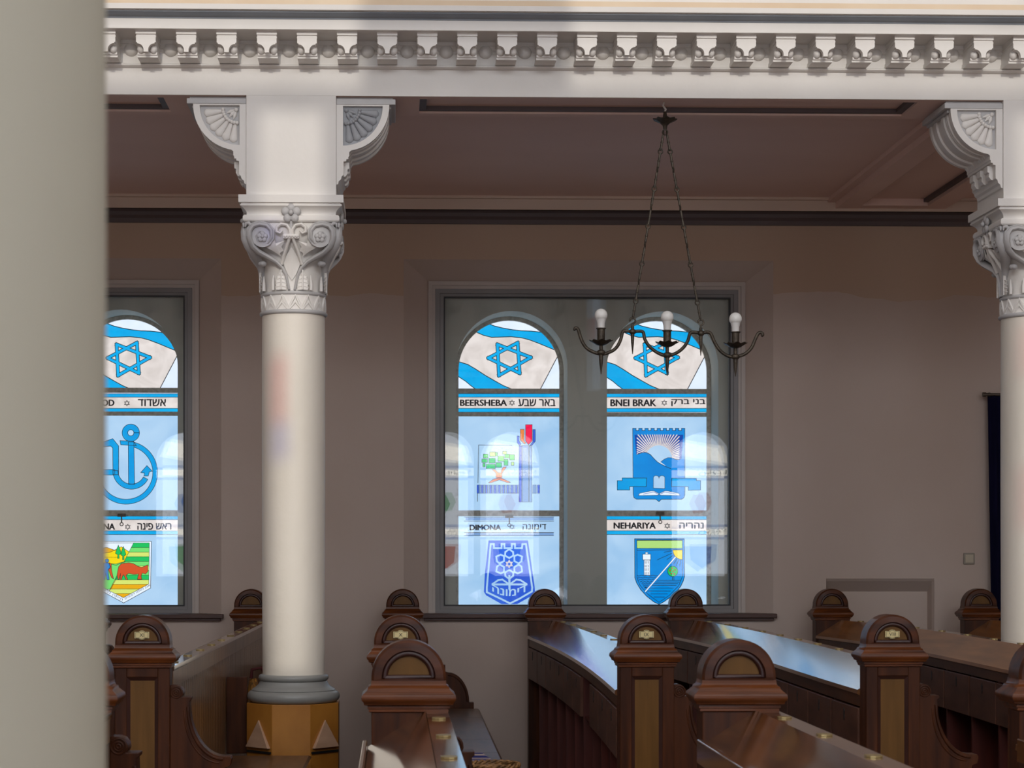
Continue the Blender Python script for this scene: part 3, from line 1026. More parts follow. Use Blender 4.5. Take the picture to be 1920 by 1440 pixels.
            for r, y in enumerate((955, 985, 1015, 1048, 1078, 1108, 1135)):
                xs0, xe = 440 + max(0, r - 1) * 22, 745 - r * 27
                p.line(T([(xs0 + (xe - xs0) * i / 14, y + 6 * math.sin(i * 1.6 + r)) for i in range(15)]), 0.8)
            for r, y in enumerate((1025, 1050, 1075, 1100, 1140, 1185, 1228, 1275)):
                p.line(T([(735 - (y - 1025) * 0.95 if y < 1190 else 605 + (y - 1190) * 1.0, y), (1098 - max(0, y - 1020) * 0.98, y)]), 0.9)
            p.line(T([(562, 1190), (1008, 680)]), 3.0, 'lead', 3.0)
            p.line(T([(562, 1190), (1008, 680)]), 2.1, 'sky', 3.6)
            p.line(T([(965, 965), (965, 1022)]), 0.9); p.line(T([(988, 965), (988, 1022)]), 0.9)
            p.disc(T([(970, 890)])[0], 77 / 8, 'green', 3, 0.9)
            for x, y in ((960, 847), (1005, 868), (930, 880), (975, 890), (950, 922), (995, 928)):
                p.disc(T([(x, y)])[0], 1.5, 'rust', 4, 0.4, 8)
            p.build('emblem_panel', root)
        elif key == (1, 1):
            T = lambda pts: [(185 + x / 4, 780 + y / 4) for x, y in pts]
            p = Paint(YS)
            pane_base(p, gx0, gx1, 777, 962)
            def ring(cx, cy, r, w, a0, a1, k='azure', layer=1):
                n = 40
                po = [(cx + (r + w / 2) * math.cos(math.radians(a0 + (a1 - a0) * i / n)), cy + (r + w / 2) * math.sin(math.radians(a0 + (a1 - a0) * i / n))) for i in range(n + 1)]
                pi_ = [(cx + (r - w / 2) * math.cos(math.radians(a0 + (a1 - a0) * i / n)), cy + (r - w / 2) * math.sin(math.radians(a0 + (a1 - a0) * i / n))) for i in range(n + 1)]
                p.poly(T(po + pi_[::-1]), k, layer, 1.0)
            ring(206, 425, 218, 36, -74, 172)
            ring(241, 126, 44, 42, 0, 360, 'azure', 1.4)
            ring(246, 410, 120, 38, 28, 180, 'azure', 2)
            p.poly(T([(222, 195), (264, 195), (270, 512), (224, 512)]), 'azure', 2.4, 1.0)
            p.poly(T([(160, 185), (262, 190), (282, 222), (166, 216)]), 'azure', 2.2, 1.0)
            p.poly(T([(316, 424), (362, 372), (402, 414), (380, 420), (372, 450), (340, 450), (344, 428)]), 'azure', 2.2, 1.0)
            p.poly(T([(-60, 250), (20, 200), (106, 170), (150, 225), (150, 440), (108, 440), (106, 240), (90, 225), (30, 232), (-60, 290)]), 'azure', 2.4, 1.0)
            p.poly(T([(-80, 402), (120, 402), (120, 442), (-80, 442)]), 'azure', 2.2, 1.0)
            p.build('emblem_panel', root)
            p = Paint(YS)
            pane_base(p, gx0, gx1, 1000, ZB)
            S = [(-20, 940), (395, 940), (390, 1290), (188, 1402), (-20, 1290)]
            p.poly(T(S), 'sky', 1, 1.0)
            p.line(T([(-20, 952), (380, 952), (376, 1260), (186, 1362), (-20, 1262)]), 0.9)
            cl = T([(-20, 952), (380, 952), (376, 1260), (186, 1362), (-20, 1262)])
            p.clip = cl
            p.poly(T([(-20, 1000), (60, 985), (130, 1010), (150, 1060), (-20, 1060)]), 'gold', 1.5, 0.8)
            p.poly(T([(-20, 1040), (90, 1020), (170, 980), (230, 1020), (200, 1090), (130, 1120), (60, 1100), (-20, 1120)]), 'yellow', 2, 0.8)
            p.poly(T([(-20, 1100), (130, 1110), (200, 1090), (90, 1300), (-20, 1300)]), 'ltgreen', 2.2, 0.8)
            cols = ['green', 'ltgreen', 'paleyel', 'green', 'ltgreen', 'paleyel', 'ltgreen', 'green', 'paleyel', 'gold', 'paleyel', 'gold']
            edge = lambda y: 262 - (y - 952) * 0.51
            for i, k in enumerate(cols):
                y0, y1 = 952 + i * 34.5, 952 + (i + 1) * 34.5
                p.poly(T([(edge(y0), y0), (400, y0), (400, y1), (edge(y1), y1)]), k, 2.6, 0.7)
            for cx_, y0, w in ((148, 968, 22), (185, 978, 20)):
                p.poly(T([(cx_, y0), (cx_ + w * 0.7, y0 + 40), (cx_ + w, y0 + 62), (cx_ + 5, y0 + 72), (cx_ + 6, y0 + 100), (cx_ - 6, y0 + 100), (cx_ - 5, y0 + 72), (cx_ - w, y0 + 62), (cx_ - w * 0.7, y0 + 40)]), 'green', 3, 0.8)
            p.poly(T([(145, 1225), (138, 1190), (150, 1130), (170, 1108), (225, 1100), (262, 1108), (300, 1130), (325, 1135), (368, 1116), (370, 1165), (352, 1185), (328, 1178), (318, 1200), (325, 1225), (290, 1225), (300, 1185), (262, 1188), (225, 1180), (205, 1195), (218, 1225), (205, 1228), (188, 1190), (180, 1200), (172, 1228), (160, 1228), (165, 1180), (152, 1225)]), 'rust', 3.2, 0.8)
            p.disc(T([(62, 1085)])[0], 3.6, 'blue', 3.2, 0.6)
            p.poly(T([(35, 1228), (28, 1160), (40, 1100), (75, 1102), (90, 1130), (70, 1155), (80, 1228), (62, 1228), (54, 1180), (48, 1228)]), 'blue', 3, 0.8)
            p.poly(T([(80, 1100), (95, 1110), (98, 1160), (112, 1222), (96, 1210), (78, 1165), (72, 1150), (88, 1140)]), 'rust', 3.1, 0.8)
            p.clip = None
            q0, q1 = T([(200, 1385)])[0], T([(388, 1282)])[0]
            def warp2(u, w):
                return (q0[0] + (q1[0] - q0[0]) * u - 1.0 * w, q0[1] + (q1[1] - q0[1]) * u - 4.6 * w - 0.8)
            p.text(heb('אבן מאסו הבונים'), 0, 1, 0, 1, 'lead', 3, 0.0, warp2)
            q2, q3 = T([(-70, 1255)])[0], T([(178, 1388)])[0]
            def warp3(u, w):
                return (q2[0] + (q3[0] - q2[0]) * u + 1.0 * w, q2[1] + (q3[1] - q2[1]) * u - 4.6 * w - 0.8)
            p.text(heb('היתה לראש פינה'), 0, 1, 0, 1, 'lead', 3, 0.0, warp3)
            p.build('emblem_panel', root)
        else:
            p = Paint(YS)
            pane_base(p, gx0, gx1, 733, ZB)
            p.build('emblem_panel', root)

# little latches of the tilting panes
for root, x, y in ((W1, 955, 968), (W1, 1238, 962), (W2, 228, 966)):
    q = P(x, y, YS - 0.05)
    mb = MB().box(q.x - 0.03, q.x + 0.03, q.y - 0.008, q.y + 0.03, q.z - 0.012, q.z + 0.012)
    mb.tube([(q.x, q.y, q.z - 0.01), (q.x, q.y, q.z - 0.055)], 0.005, 6)
    mb.torus((q.x, q.y, q.z - 0.068), 0.012, 0.0035, 'y', 12, 5)
    obj('latch', mb, M['iron'], root)

# ------------------------------------------------------------------ wall behind the camera: lower windows, carved frieze, upper openings shaped to aim the sun
def back(x, z, Y=10.72):
    t = (Y - YO) / SD.y
    return x - SD.x * t, z - SD.z * t


XCL, XCR = px_x(546, YF), px_x(1881.5, YF) + 0.244
XP = XCL
sun_open = []
def so(x0, x1, z0, z1):
    a, c = back(x0, z0), back(x1, z1)
    h = (a[0], c[0], a[1], c[1])
    sun_open.append(h)
    return h


so(-3.5, -0.18, 4.13, 5.2)
so(0.95, 6.0, 4.13, 5.2)
col_open = [so(XCL - 0.17, XCL + 0.17, 3.29, 4.02), so(XCL - 0.12, XCL + 0.10, 0.97, 3.27), so(XCR - 0.17, XCR + 0.17, 3.27, 4.02), so(XCR - 0.12, XCR + 0.10, 0.97, 3.27)]
opp_lights = []
for wc in (1.25 - 4.05, 1.25, 1.25 + 4.05):
    for d in (-0.515, 0.515):
        opp_lights.append((wc + d - 0.42, wc + d + 0.42, 1.18, 3.42))
mb = MB()
for c in cells_minus(XL, XR, 0, ZTOP, sun_open + opp_lights):
    mb.box(c[0], c[1], YO - 0.08, YO, c[2], c[3])
for a, b_, z0, z1 in opp_lights:
    r = (b_ - a) / 2
    for sgn in (0, 1):
        pts = [((a if sgn == 0 else b_), z1)] + [(((a + b_) / 2) + (-1 if sgn == 0 else 1) * r * math.cos(math.pi / 2 * i / 8), z1 - r + r * math.sin(math.pi / 2 * i / 8)) for i in range(9)]
        mb.prism(pts, 'y', YO - 0.08, YO)
struct(obj('wall_front', mb, M['nave'], loc=(0, 0, 0), smooth=None), 'pale wall behind the viewer, upper openings shaped to aim the sun', 'wall')

opp_names = ['תקווה', 'חדרה', 'נתניה', 'דגניה', 'חיפה', 'עכו']
opp_eng = [('TEL AVIV', 'HAIFA'), ('TZFAT', 'AKKO'), ('PETAH TIKVA', 'HADERA'), ('NETANYA', "D'GANYA"), ('LOD', 'YAFO'), ('EILAT', 'RAMLA')]
for n, wc in enumerate((1.25 - 4.05, 1.25, 1.25 + 4.05)):
    root = thing('window_%d' % (n + 3), (wc, YO, 1.15), 'bright arched window behind the viewer', 'window', None, 'structure')
    for li in (0, 1):
        a, b_, z0, z1 = opp_lights[n * 2 + li]
        yp = YO - 0.05
        mb = MB()
        mats = ['opp_white', 'opp_grey', 'opp_blue', 'opp_green', 'opp_red', 'lead']
        def quad(x0, x1, za, zb_, k, d=0.0):
            mb.add([(x0, yp + d, za), (x1, yp + d, za), (x1, yp + d, zb_), (x0, yp + d, zb_)], [(0, 1, 2, 3)], mats.index(k))
        quad(a, b_, z0, z1, 'opp_grey')
        for zt in (2.79, 1.86):
            quad(a, b_, zt - 0.06, zt + 0.06, 'opp_white', 0.002)
            quad(a, b_, zt + 0.065, zt + 0.10, 'opp_blue', 0.002)
            quad(a, b_, zt - 0.10, zt - 0.065, 'opp_blue', 0.002)
        mb.add([(a + 0.05, yp + 0.003, 3.05), (b_ - 0.02, yp + 0.003, 2.93), (b_ - 0.1, yp + 0.003, 3.2), (a + 0.15, yp + 0.003, 3.3)], [(0, 1, 2, 3)], 0)
        mb.lathe([(0.001, 0), (0.14, 0)], 0, 0, 6, 2 + (n + li) % 3, False)
        k0 = len(mb.v) - 12
        for q in range(k0, len(mb.v)):
            v = mb.v[q]
            mb.v[q] = ((a + b_) / 2 + v[0], yp + 0.003, 2.32 + v[1] * 1.2)
        mb.add([(a + 0.2, yp + 0.003, 1.65), (b_ - 0.2, yp + 0.003, 1.65), (b_ - 0.22, yp + 0.003, 1.4), ((a + b_) / 2, yp + 0.003, 1.25), (a + 0.22, yp + 0.003, 1.4)], [(0, 1, 2, 3, 4)], 2 + (n + li + 1) % 3)
        for zt, en in ((2.79, opp_eng[n * 2 + li][0]), (1.86, opp_eng[n * 2 + li][1])):
            vs, fs = text_polys(en, 0.02)
            ax, bx = min(v[0] for v in vs), max(v[0] for v in vs)
            ay, by = min(v[1] for v in vs), max(v[1] for v in vs)
            # read from the room, so facing +Y
            mb.add([(b_ - 0.05 - (v[0] - ax) / (bx - ax) * 0.36, yp + 0.004, zt - 0.03 + (v[1] - ay) / (by - ay) * 0.06) for v in vs], fs, 5)
        obj('stained_panel', mb, [G[k] for k in mats], root, smooth=None)

# tinted panes added in the narrow sun openings to colour light on columns
root = thing('window_6', (XCL, YO, 6.0), 'tinted panes added in an unseen sun opening behind the viewer', 'window', None, 'structure')
for h, bits in ((col_open[1], ((0.0, 0.36, 0.60, 0.76, 'tint_red'), (0.0, 0.42, 0.51, 0.60, 'tint_blue'))), (col_open[0], ((0.0, 0.36, 0.0, 0.16, 'tint_blue'),))):
    for u0, u1, w0, w1, k in bits:
        obj('tinted_pane', MB().box(h[0] + u0 * (h[1] - h[0]), h[0] + u1 * (h[1] - h[0]), YO - 0.045, YO - 0.04, h[2] + w0 * (h[3] - h[2]), h[2] + w1 * (h[3] - h[2])), M[k], root, smooth=None)
root = thing('window_7', (XCR, YO, 6.0), 'rose panes added in an unseen sun opening behind the viewer', 'window', None, 'structure')
for h, bits in ((col_open[3], ((0.0, 0.9, 0.72, 0.84, 'tint_rose'), (0.0, 0.6, 0.35, 0.5, 'tint_rose'))),):
    for u0, u1, w0, w1, k in bits:
        obj('tinted_pane', MB().box(h[0] + u0 * (h[1] - h[0]), h[0] + u1 * (h[1] - h[0]), YO - 0.045, YO - 0.04, h[2] + w0 * (h[3] - h[2]), h[2] + w1 * (h[3] - h[2])), M[k], root, smooth=None)

# carved frieze on the wall behind the camera, seen mirrored in the glazing
mb = MB()
runs, xr_ = [], XL
for h in sorted([col_open[1], col_open[3]], key=lambda h: h[0]):
    runs.append((xr_, h[0] - 0.25))
    xr_ = h[1] + 0.25
runs.append((xr_, XR))
for a, b_ in runs:
    for z0, z1, d in ((5.02, 5.10, 0.05), (5.60, 5.70, 0.05), (4.3, 4.35, 0.07), (4.42, 4.47, 0.07), (4.66, 4.71, 0.07), (4.85, 4.90, 0.07)):
        mb.box(a, b_, YO, YO + d, z0, z1)
    mb.box(a, b_, YO, YO + 0.006, 5.10, 5.60, 1)  # grey backing darkens the piercings in place of recess shade
    n = int((b_ - a) / 0.55)
    w = (b_ - a) / n
    for i in range(n):
        x = a + i * w
        if x > 6 or x < -4.5:
            continue
        tre = [(x + w / 2 + (0.13 + 0.06 * math.cos(3 * t)) * math.cos(t), 5.34 + (0.13 + 0.06 * math.cos(3 * t)) * math.sin(t)) for t in [2 * math.pi * k / 36 + math.pi / 2 for k in range(36)]]
        mb.prism_holes([[(x, 5.10), (x + w, 5.10), (x + w, 5.60), (x, 5.60)], tre[::-1]], 'y', YO + 0.005, YO + 0.07)
struct(obj('trim_5', mb, [M['plaster'], M['greypaint']], smooth=None), 'pierced plaster frieze on the wall behind the viewer', 'frieze')

# ------------------------------------------------------------------ aisle ceiling with crossbeams and cornice
cl = thing('ceiling_aisle', (1.5, 12.7, ZC), 'brown painted aisle ceiling with crossbeams', 'ceiling', None, 'structure')
obj('panel', MB().box(XL, XR, YC + 0.2, YW, ZC, ZC + 0.1), M['ceiling'], cl, smooth=None)
for xc in (XCR,):
    mb = MB()
    hw, pw = 0.40, 0.24
    y0, y1 = YC + 0.24, YW - 0.1
    mb.box(xc - hw, xc - pw, y0, y1, ZS - 0.005, ZC)
    mb.box(xc + pw, xc + hw, y0, y1, ZS - 0.005, ZC)
    mb.box(xc - pw, xc + pw, y0, y0 + 0.15, ZS - 0.005, ZC)
    mb.box(xc - pw, xc + pw, y1 - 0.15, y1, ZS - 0.005, ZC)
    mb.box(xc - pw, xc + pw, y0 + 0.15, y1 - 0.15, ZS + 0.045, ZC)
    mb.box(xc - hw - 0.06, xc - hw, y0, y1, ZC - 0.03, ZC)
    mb.box(xc + hw, xc + hw + 0.06, y0, y1, ZC - 0.03, ZC)
    obj('crossbeam', mb, M['ceiling'], cl, smooth=None)
    obj('sunk_moulding', MB().box(xc - pw, xc - pw + 0.035, y0 + 0.15, y1 - 0.15, ZS + 0.02, ZS + 0.045).box(xc + pw - 0.035, xc + pw, y0 + 0.15, y1 - 0.15, ZS + 0.02, ZS + 0.045), M['darkband'], cl, smooth=None)
obj('wall_rail', MB().box(XL, XR, YW - 0.12, YW, px_z(393, YW - 0.12), ZC).box(XL, XR, YW - 0.16, YW - 0.12, ZC - 0.018, ZC), M['ceilband'], cl, smooth=None)
zb0, zb1 = px_z(421, YW), px_z(393, YW - 0.12)
mb = MB().prism([(YW, zb0), (YW - 0.025, zb0), (YW - 0.03, zb0 + 0.03), (YW - 0.05, zb0 + 0.05), (YW - 0.055, zb0 + 0.075), (YW - 0.09, zb0 + 0.09), (YW - 0.115, zb1), (YW, zb1)], 'x', XL, XR)
struct(obj('trim_1', mb, M['darkband'], smooth=None), 'dark brown cornice between aisle wall and ceiling', 'cornice')

# ------------------------------------------------------------------ entablature
en = thing('trim_2', (1.5, YF, ZS), 'white entablature with modillions above the columns', 'entablature', None, 'structure')
ZA = px_z(131, YF)                 # top of architrave
ZB1 = px_z(123, YF - 0.03)
ZCOR = 4.37                        # soffit of the corona
# architrave with a sunk soffit panel between the brackets
mb = MB()
mb.box(XL, XR, YF, YF + 0.49, ZS + 0.04, 4.9)
mb.box(XL, XR, YF, YF + 0.006, ZS, ZS + 0.04)
obj('architrave', mb, M['plaster'], en, smooth=None)
mb = MB()
mb.box(XL, XR, YF + 0.006, YF + 0.07, ZS, ZS + 0.04)
mb.box(XL, XR, YF + 0.42, YF + 0.49, ZS, ZS + 0.04)
for a, b_ in ((XCL - 0.7, XCL + 0.70), (XCR - 0.70, XCR + 0.70)):
    mb.box(a, b_, YF + 0.07, YF + 0.42, ZS, ZS + 0.04)
obj('soffit_border', mb, M['ceiling'], en, smooth=None)
mb = MB()
for a, b_ in ((XL, XCL - 0.70), (XCL + 0.70, XCR - 0.70), (XCR + 0.7, XR)):
    rect = [(a, YF + 0.07), (b_, YF + 0.07), (b_, YF + 0.42), (a, YF + 0.42)]
    rin = [(a + 0.04, YF + 0.11), (b_ - 0.04, YF + 0.11), (b_ - 0.04, YF + 0.38), (a + 0.04, YF + 0.38)]
    mb.prism_holes([rect, rin[::-1]], 'z', ZS + 0.012, ZS + 0.04)
obj('soffit_moulding', mb, M['darkband'], en, smooth=None)
obj('soffit', MB().box(XL, XR, YF + 0.08, YF + 0.41, ZS + 0.034, ZS + 0.04), M['ceiling'], en, smooth=None)
# fillet under the bed, bed band and bed moulding
mb = MB().prism([(YF, ZA - 0.004), (YF - 0.02, ZA), (YF - 0.03, ZA + 0.006), (YF - 0.03, ZB1 - 0.004), (YF - 0.022, ZB1), (YF, ZB1)], 'x', XL, XR)
mb.prism([(YF, ZCOR - 0.062), (YF - 0.008, ZCOR - 0.055), (YF - 0.008, ZCOR - 0.045), (YF - 0.02, ZCOR - 0.04), (YF - 0.03, ZCOR - 0.022), (YF - 0.036, ZCOR - 0.02), (YF - 0.036, ZCOR), (YF, ZCOR)], 'x', XL, XR)
obj('bed_moulding', mb, M['plaster'], en, smooth=None)
# corona: fascia, grey cyma, crown fillet, and the gallery parapet above it
obj('corona', MB().box(XL, XR, YF - 0.27, YF + 0.02, ZCOR, 4.424), M['plaster'], en, smooth=None, bevel=0.002)
obj('grey_cyma', MB().prism([(YF, 4.424), (YF - 0.272, 4.424), (YF - 0.274, 4.430), (YF - 0.292, 4.436), (YF - 0.312, 4.449), (YF - 0.314, 4.454), (YF, 4.454)], 'x', XL, XR), M['greypaint'], en, smooth=None)
obj('crown', MB().box(XL, XR, YF - 0.318, YF - 0.30, 4.456, 4.459, ).box(XL, XR, YF - 0.33, YF + 0.02, 4.459, px_z(11, YF - 0.33)), M['plaster'], en, smooth=None, bevel=0.002)
zt0 = px_z(12, YF - 0.04)
obj('tan_band', MB().box(XL, XR, YF - 0.04, YF + 0.2, 4.47, px_z(1.5, YF - 0.04)), M['tan'], en, smooth=None)
obj('parapet', MB().box(XL, XR, YF - 0.02, YF + 0.2, px_z(1.5, YF - 0.04), 5.7), M['plaster'], en, smooth=None)


def modillion_mesh():
    # local: x across, y towards the viewer negative from the bed face (y=0), z down from the corona soffit (0)
    mb = MB()
    H = 0.054
    mb.box(-H, H, -0.232, -0.005, -0.018, 0.0)                                # cap slab
    mb.box(-H + 0.002, H - 0.002, -0.222, -0.005, -0.029, -0.018)             # cap cove
    mb.box(-H, H, -0.226, -0.005, -0.034, -0.029)
    # front plate with quarter-round cut corners and a narrow stem
    R = 0.034
    pts = [(-H + 0.002, -0.034), (H - 0.002, -0.034), (H - 0.002, -0.062), (H - 0.008, -0.062), (H - 0.008, -0.068)]
    pts += [(H - 0.008 - R * math.sin(math.pi / 2 * i / 7), -0.068 - R + R * math.cos(math.pi / 2 * i / 7)) for i in range(1, 8)]
    half = pts[2:] + [(0.012, -0.112)]
    outline = [(-H + 0.002, -0.034), (H - 0.002, -0.034)] + half + [(-x, z) for x, z in reversed(half)]
    mb.prism(outline, 'y', -0.228, -0.195)
    # body behind: block and rounded lobes
    mb.box(-H + 0.006, H - 0.006, -0.197, 0.0, -0.070, -0.034)
    mb.box(-H + 0.006, H - 0.006, -0.150, 0.0, -0.100, -0.068)
    for sx in (-1, 1):
        rings = []
        for i in range(9):
            a = math.pi / 2 * i / 8
            rings.append(a)
        mb.ball((sx * 0.033, -0.160, -0.082), 0.027, 12, 0, (0.80, 1.1, 1.0))
    # base fillets under the console
    mb.box(-H + 0.002, H - 0.002, -0.160, 0.0, -0.112, -0.098)
    mb.box(-H, H, -0.150, 0.0, -0.124, -0.112)
    return mb


mod_me = modillion_mesh().mesh('modillion', [M['plaster']], 35)
boss_mb = MB().ball((0, 0, 0), 0.0395, 24, 0, (1, 0.95, 1))
boss_me = boss_mb.mesh('boss', [M['plaster']], 60)
MP = 0.2136
for k in range(-14, 26):
    x = -0.0395 + k * MP
    o = bpy.data.objects.new('modillion', mod_me); C.objects.link(o)
    o.parent = en; o.location = Vector((x, YF, ZCOR)) - en.location
    o = bpy.data.objects.new('boss', boss_me); C.objects.link(o)
    o.parent = en; o.location = Vector((x + MP / 2, YF - 0.004, px_z(97.3, YF))) - en.location



# ------------------------------------------------------------------ columns
def capital_parts(root, x):
    # necking rings and zigzag frieze
    mb = MB()
    def ringp(zc, r, h):
        return [(r - 0.02, zc - h)] + [(r - h + h * math.cos(a), zc + h * math.sin(a)) for a in [(-90 + 30 * i) * math.pi / 180 for i in range(7)]] + [(r - 0.02, zc + h)]
    obj('necking_ring', MB().lathe(ringp(2.919, 0.189, 0.012), x, YC, 48), M['lilac'], root)
    obj('necking_ring', MB().lathe(ringp(3.021, 0.182, 0.011), x, YC, 48), M['lilac'], root)
    fz = MB().lathe([(0.1735, 2.925), (0.171, 3.015)], x, YC, 48)
    n = 15
    for k, (zl, zh, rr) in enumerate(((2.935, 3.008, 0.0075), (2.928, 2.970, 0.0065))):
        path = []
        for i in range(n * 2 * 4 + 1):
            t = i / 4.0
            a = t * math.pi / n
            fr = t % 2
            w = fr if fr < 1 else 2 - fr
            path.append((x + 0.175 * math.cos(a), YC + 0.175 * math.sin(a), zl + (zh - zl) * w))
        fz.tube(path, rr, 5)
    obj('zigzag_frieze', fz, M['plaster'], root)
    # bell growing from round to square
    rows = [(0.166, 3.03, 0), (0.166, 3.15, 0), (0.172, 3.20, 0.06), (0.19, 3.25, 0.25), (0.212, 3.29, 0.5), (0.230, 3.33, 0.75), (0.238, 3.37, 0.92), (0.240, 3.405, 0.96)]
    rings = []
    for r, z, k in rows:
        ring = []
        for i in range(48):
            a = 2 * math.pi * i / 48
            c, s_ = math.cos(a), math.sin(a)
            m = max(abs(c), abs(s_))
            q = (1 - k) + k / m
            ring.append((x + r * c * q, YC + r * s_ * q, z))
        rings.append(ring)
    obj('bell', MB().rings(rings), M['plaster'], root)
    # abacus
    prof = [(-0.03, 3.392), (0.006, 3.395), (0.013, 3.402), (0.015, 3.412), (0.013, 3.424), (0.006, 3.432), (-0.006, 3.434), (-0.006, 3.446), (0.0, 3.458), (0.012, 3.470), (0.027, 3.479), (0.027, 3.488), (0.022, 3.489), (0.022, 3.494), (0.036, 3.496), (0.036, 3.537), (-0.1, 3.537)]
    obj('abacus', MB().sq(prof, 0.248, 0.248, x, YC), M['plaster'], root, smooth=30)
    # scrolls on each face, built once and turned
    def yo(z):
        if z < 3.15: return 0.170
        if z > 3.33: return 0.246
        t = (z - 3.15) / 0.18
        return 0.170 + 0.076 * t * t * (3 - 2 * t)
    def q(zx, zy, dy=0.0):
        z = 3.619 - zy * 0.000605
        return (-(560 - zx) * 0.000605, -(yo(z) + dy), z)
    bell = root.children[-1] if False else [c for c in root.children if c.name.startswith('bell')][0]
    kit = []
    for sx in (-1, 1):
        def m(pts, dy=0.004):
            out = []
            for a, b_ in pts:
                p = q(a, b_, dy)
                out.append((p[0] if sx < 0 else -p[0], p[1], p[2]))
            return out
        vol = MB()
        main = m([(535, 965), (522, 900), (505, 830), (470, 765), (415, 712), (340, 672), (262, 632), (205, 580), (182, 515), (184, 450), (218, 405), (280, 390), (345, 404), (382, 448), (386, 510), (352, 560), (300, 572), (256, 545), (246, 500), (270, 460), (310, 452)])
        vol.tube(main, [0.013, 0.014, 0.016, 0.019, 0.023, 0.027, 0.030, 0.031, 0.030, 0.028, 0.026, 0.024, 0.023, 0.022, 0.020, 0.019, 0.017, 0.014, 0.011, 0.009, 0.004], 10, 0, 0.55, (0, 1, 0))
        rim = m([(470, 752), (405, 700), (330, 660), (250, 615), (200, 560), (166, 500), (168, 435), (208, 390), (280, 372), (358, 390), (402, 445), (404, 520), (366, 575), (305, 592)], 0.014)
        vol.tube(rim, [0.004] + [0.006] * 12 + [0.003], 6)
        vol.lathe([(0.001, 0), (0.058, 0), (0.060, 0.006), (0.001, 0.010)], 0, 0, 24)
        c = m([(302, 500)], 0.0)[0]
        for i in range(len(vol.v) - 96, len(vol.v)):
            v = vol.v[i]
            vol.v[i] = (c[0] + v[0], c[1] - v[2], c[2] + v[1])
        vol.tube(m([(200, 405), (180, 385), (155, 388), (150, 420)], 0.012), [0.010, 0.011, 0.009, 0.004], 7)
        bl = m([(290, 728)], 0.004)[0]
        vol.ball((bl[0], bl[1] + 0.02, bl[2]), 0.021, 10, 0, (1.1, 1, 0.75))
        kit.append(('volute', vol.mesh('volute', [M['lilac']], 60)))
        sc = MB()
        inner = m([(470, 735), (500, 640), (530, 560), (550, 500), (548, 440), (520, 400), (470, 392), (432, 420), (428, 460), (460, 476), (484, 452)], 0.010)
        sc.tube(inner, [0.012, 0.013, 0.013, 0.013, 0.013, 0.013, 0.014, 0.013, 0.012, 0.010, 0.006], 8, 0, 0.7, (0, 1, 0))
        kit.append(('small_scroll', sc.mesh('small_scroll', [M['plaster']], 60)))
        ro = MB()
        c = m([(302, 508)], 0.014)[0]
        for k in range(5):
            a = 2 * math.pi * k / 5 + 0.3
            ro.ball((c[0] + 0.017 * math.cos(a), c[1], c[2] + 0.017 * math.sin(a)), 0.0145, 8, 0, (1, 0.6, 1))
        ro.ball((c[0], c[1] - 0.008, c[2]), 0.009, 8)
        kit.append(('rosette', ro.mesh('rosette', [M['lilac']], 60)))
        lf_ = MB()
        lf = [(395, 470), (420, 560), (498, 540), (470, 590), (488, 620), (455, 640), (462, 670), (420, 640), (385, 620), (330, 592), (380, 560)]
        pts = m(lf, 0.006)
        ctr = m([(425, 585)], 0.02)[0]
        lf_.add([ctr] + pts, [(0, i + 1, (i + 1) % len(pts) + 1) for i in range(len(pts))])
        kit.append(('carved_leaf', lf_.mesh('carved_leaf', [M['plaster']], 60)))
        # serrated upright leaf low on the bell
        ac = MB()
        half = [(-46, 965), (-52, 940), (-44, 930), (-52, 905), (-42, 895), (-46, 872), (-34, 860), (-36, 836), (-22, 826), (-20, 806), (0, 785)]
        L_ = m([(462 + a, b_) for a, b_ in half], 0.003)
        R_ = m([(462 - a, b_) for a, b_ in half], 0.003)
        Md = m([(462, b_) for a, b_ in half], 0.013)
        n_ = len(half)
        ac.add(L_ + Md + R_, [(i, i + 1, n_ + i + 1, n_ + i) for i in range(n_ - 1)] + [(n_ + i, n_ + i + 1, 2 * n_ + i + 1, 2 * n_ + i) for i in range(n_ - 1)])
        ac.tube(Md, 0.0045, 6)
        for i in range(1, n_ - 2, 2):
            ac.tube([Md[i + 1], L_[i]], 0.003, 5)
            ac.tube([Md[i + 1], R_[i]], 0.003, 5)
        ac.tube(m([(388, 965), (388, 900), (392, 830)], -0.012), [0.010, 0.010, 0.003], 7)
        kit.append(('upright_leaf', ac.mesh('upright_leaf', [M['plaster']], 60)))
    leaf = MB()
    cpts = [q(560, 590, 0.004), q(620, 680, 0.004), q(640, 720, 0.004), q(600, 820, 0.004), q(560, 880, 0.006), q(520, 820, 0.004), q(480, 720, 0.004), q(500, 680, 0.004)]
    leaf.add([q(560, 740, 0.02)] + cpts, [(0, i + 1, (i + 1) % len(cpts) + 1) for i in range(len(cpts))])
    kit.append(('drop_leaf', leaf.mesh('drop_leaf', [M['plaster']], 60)))
    tie = MB()
    b0 = q(560, 505, 0.018)
    tie.box(b0[0] - 0.042, b0[0] + 0.042, b0[1] - 0.006, b0[1] + 0.03, b0[2] - 0.011, b0[2] + 0.013)
    for k in range(5):
        tie.ball((b0[0] - 0.032 + k * 0.016, b0[1] - 0.008, b0[2]), 0.008, 7)
    kit.append(('beaded_tie', tie.mesh('beaded_tie', [M['plaster']], 60)))
    fl_ = MB()
    for k in range(5):
        a = math.pi / 2 + 2 * math.pi * k / 5
        fl_.ball((0.032 * math.cos(a), -0.268, 3.440 + 0.032 * math.sin(a)), 0.0255, 10, 0, (0.92, 0.5, 0.92))
    fl_.ball((0, -0.283, 3.440), 0.014, 10)
    fl_.tube([(0, -0.26, 3.40), (0, -0.255, 3.36)], 0.008, 6)
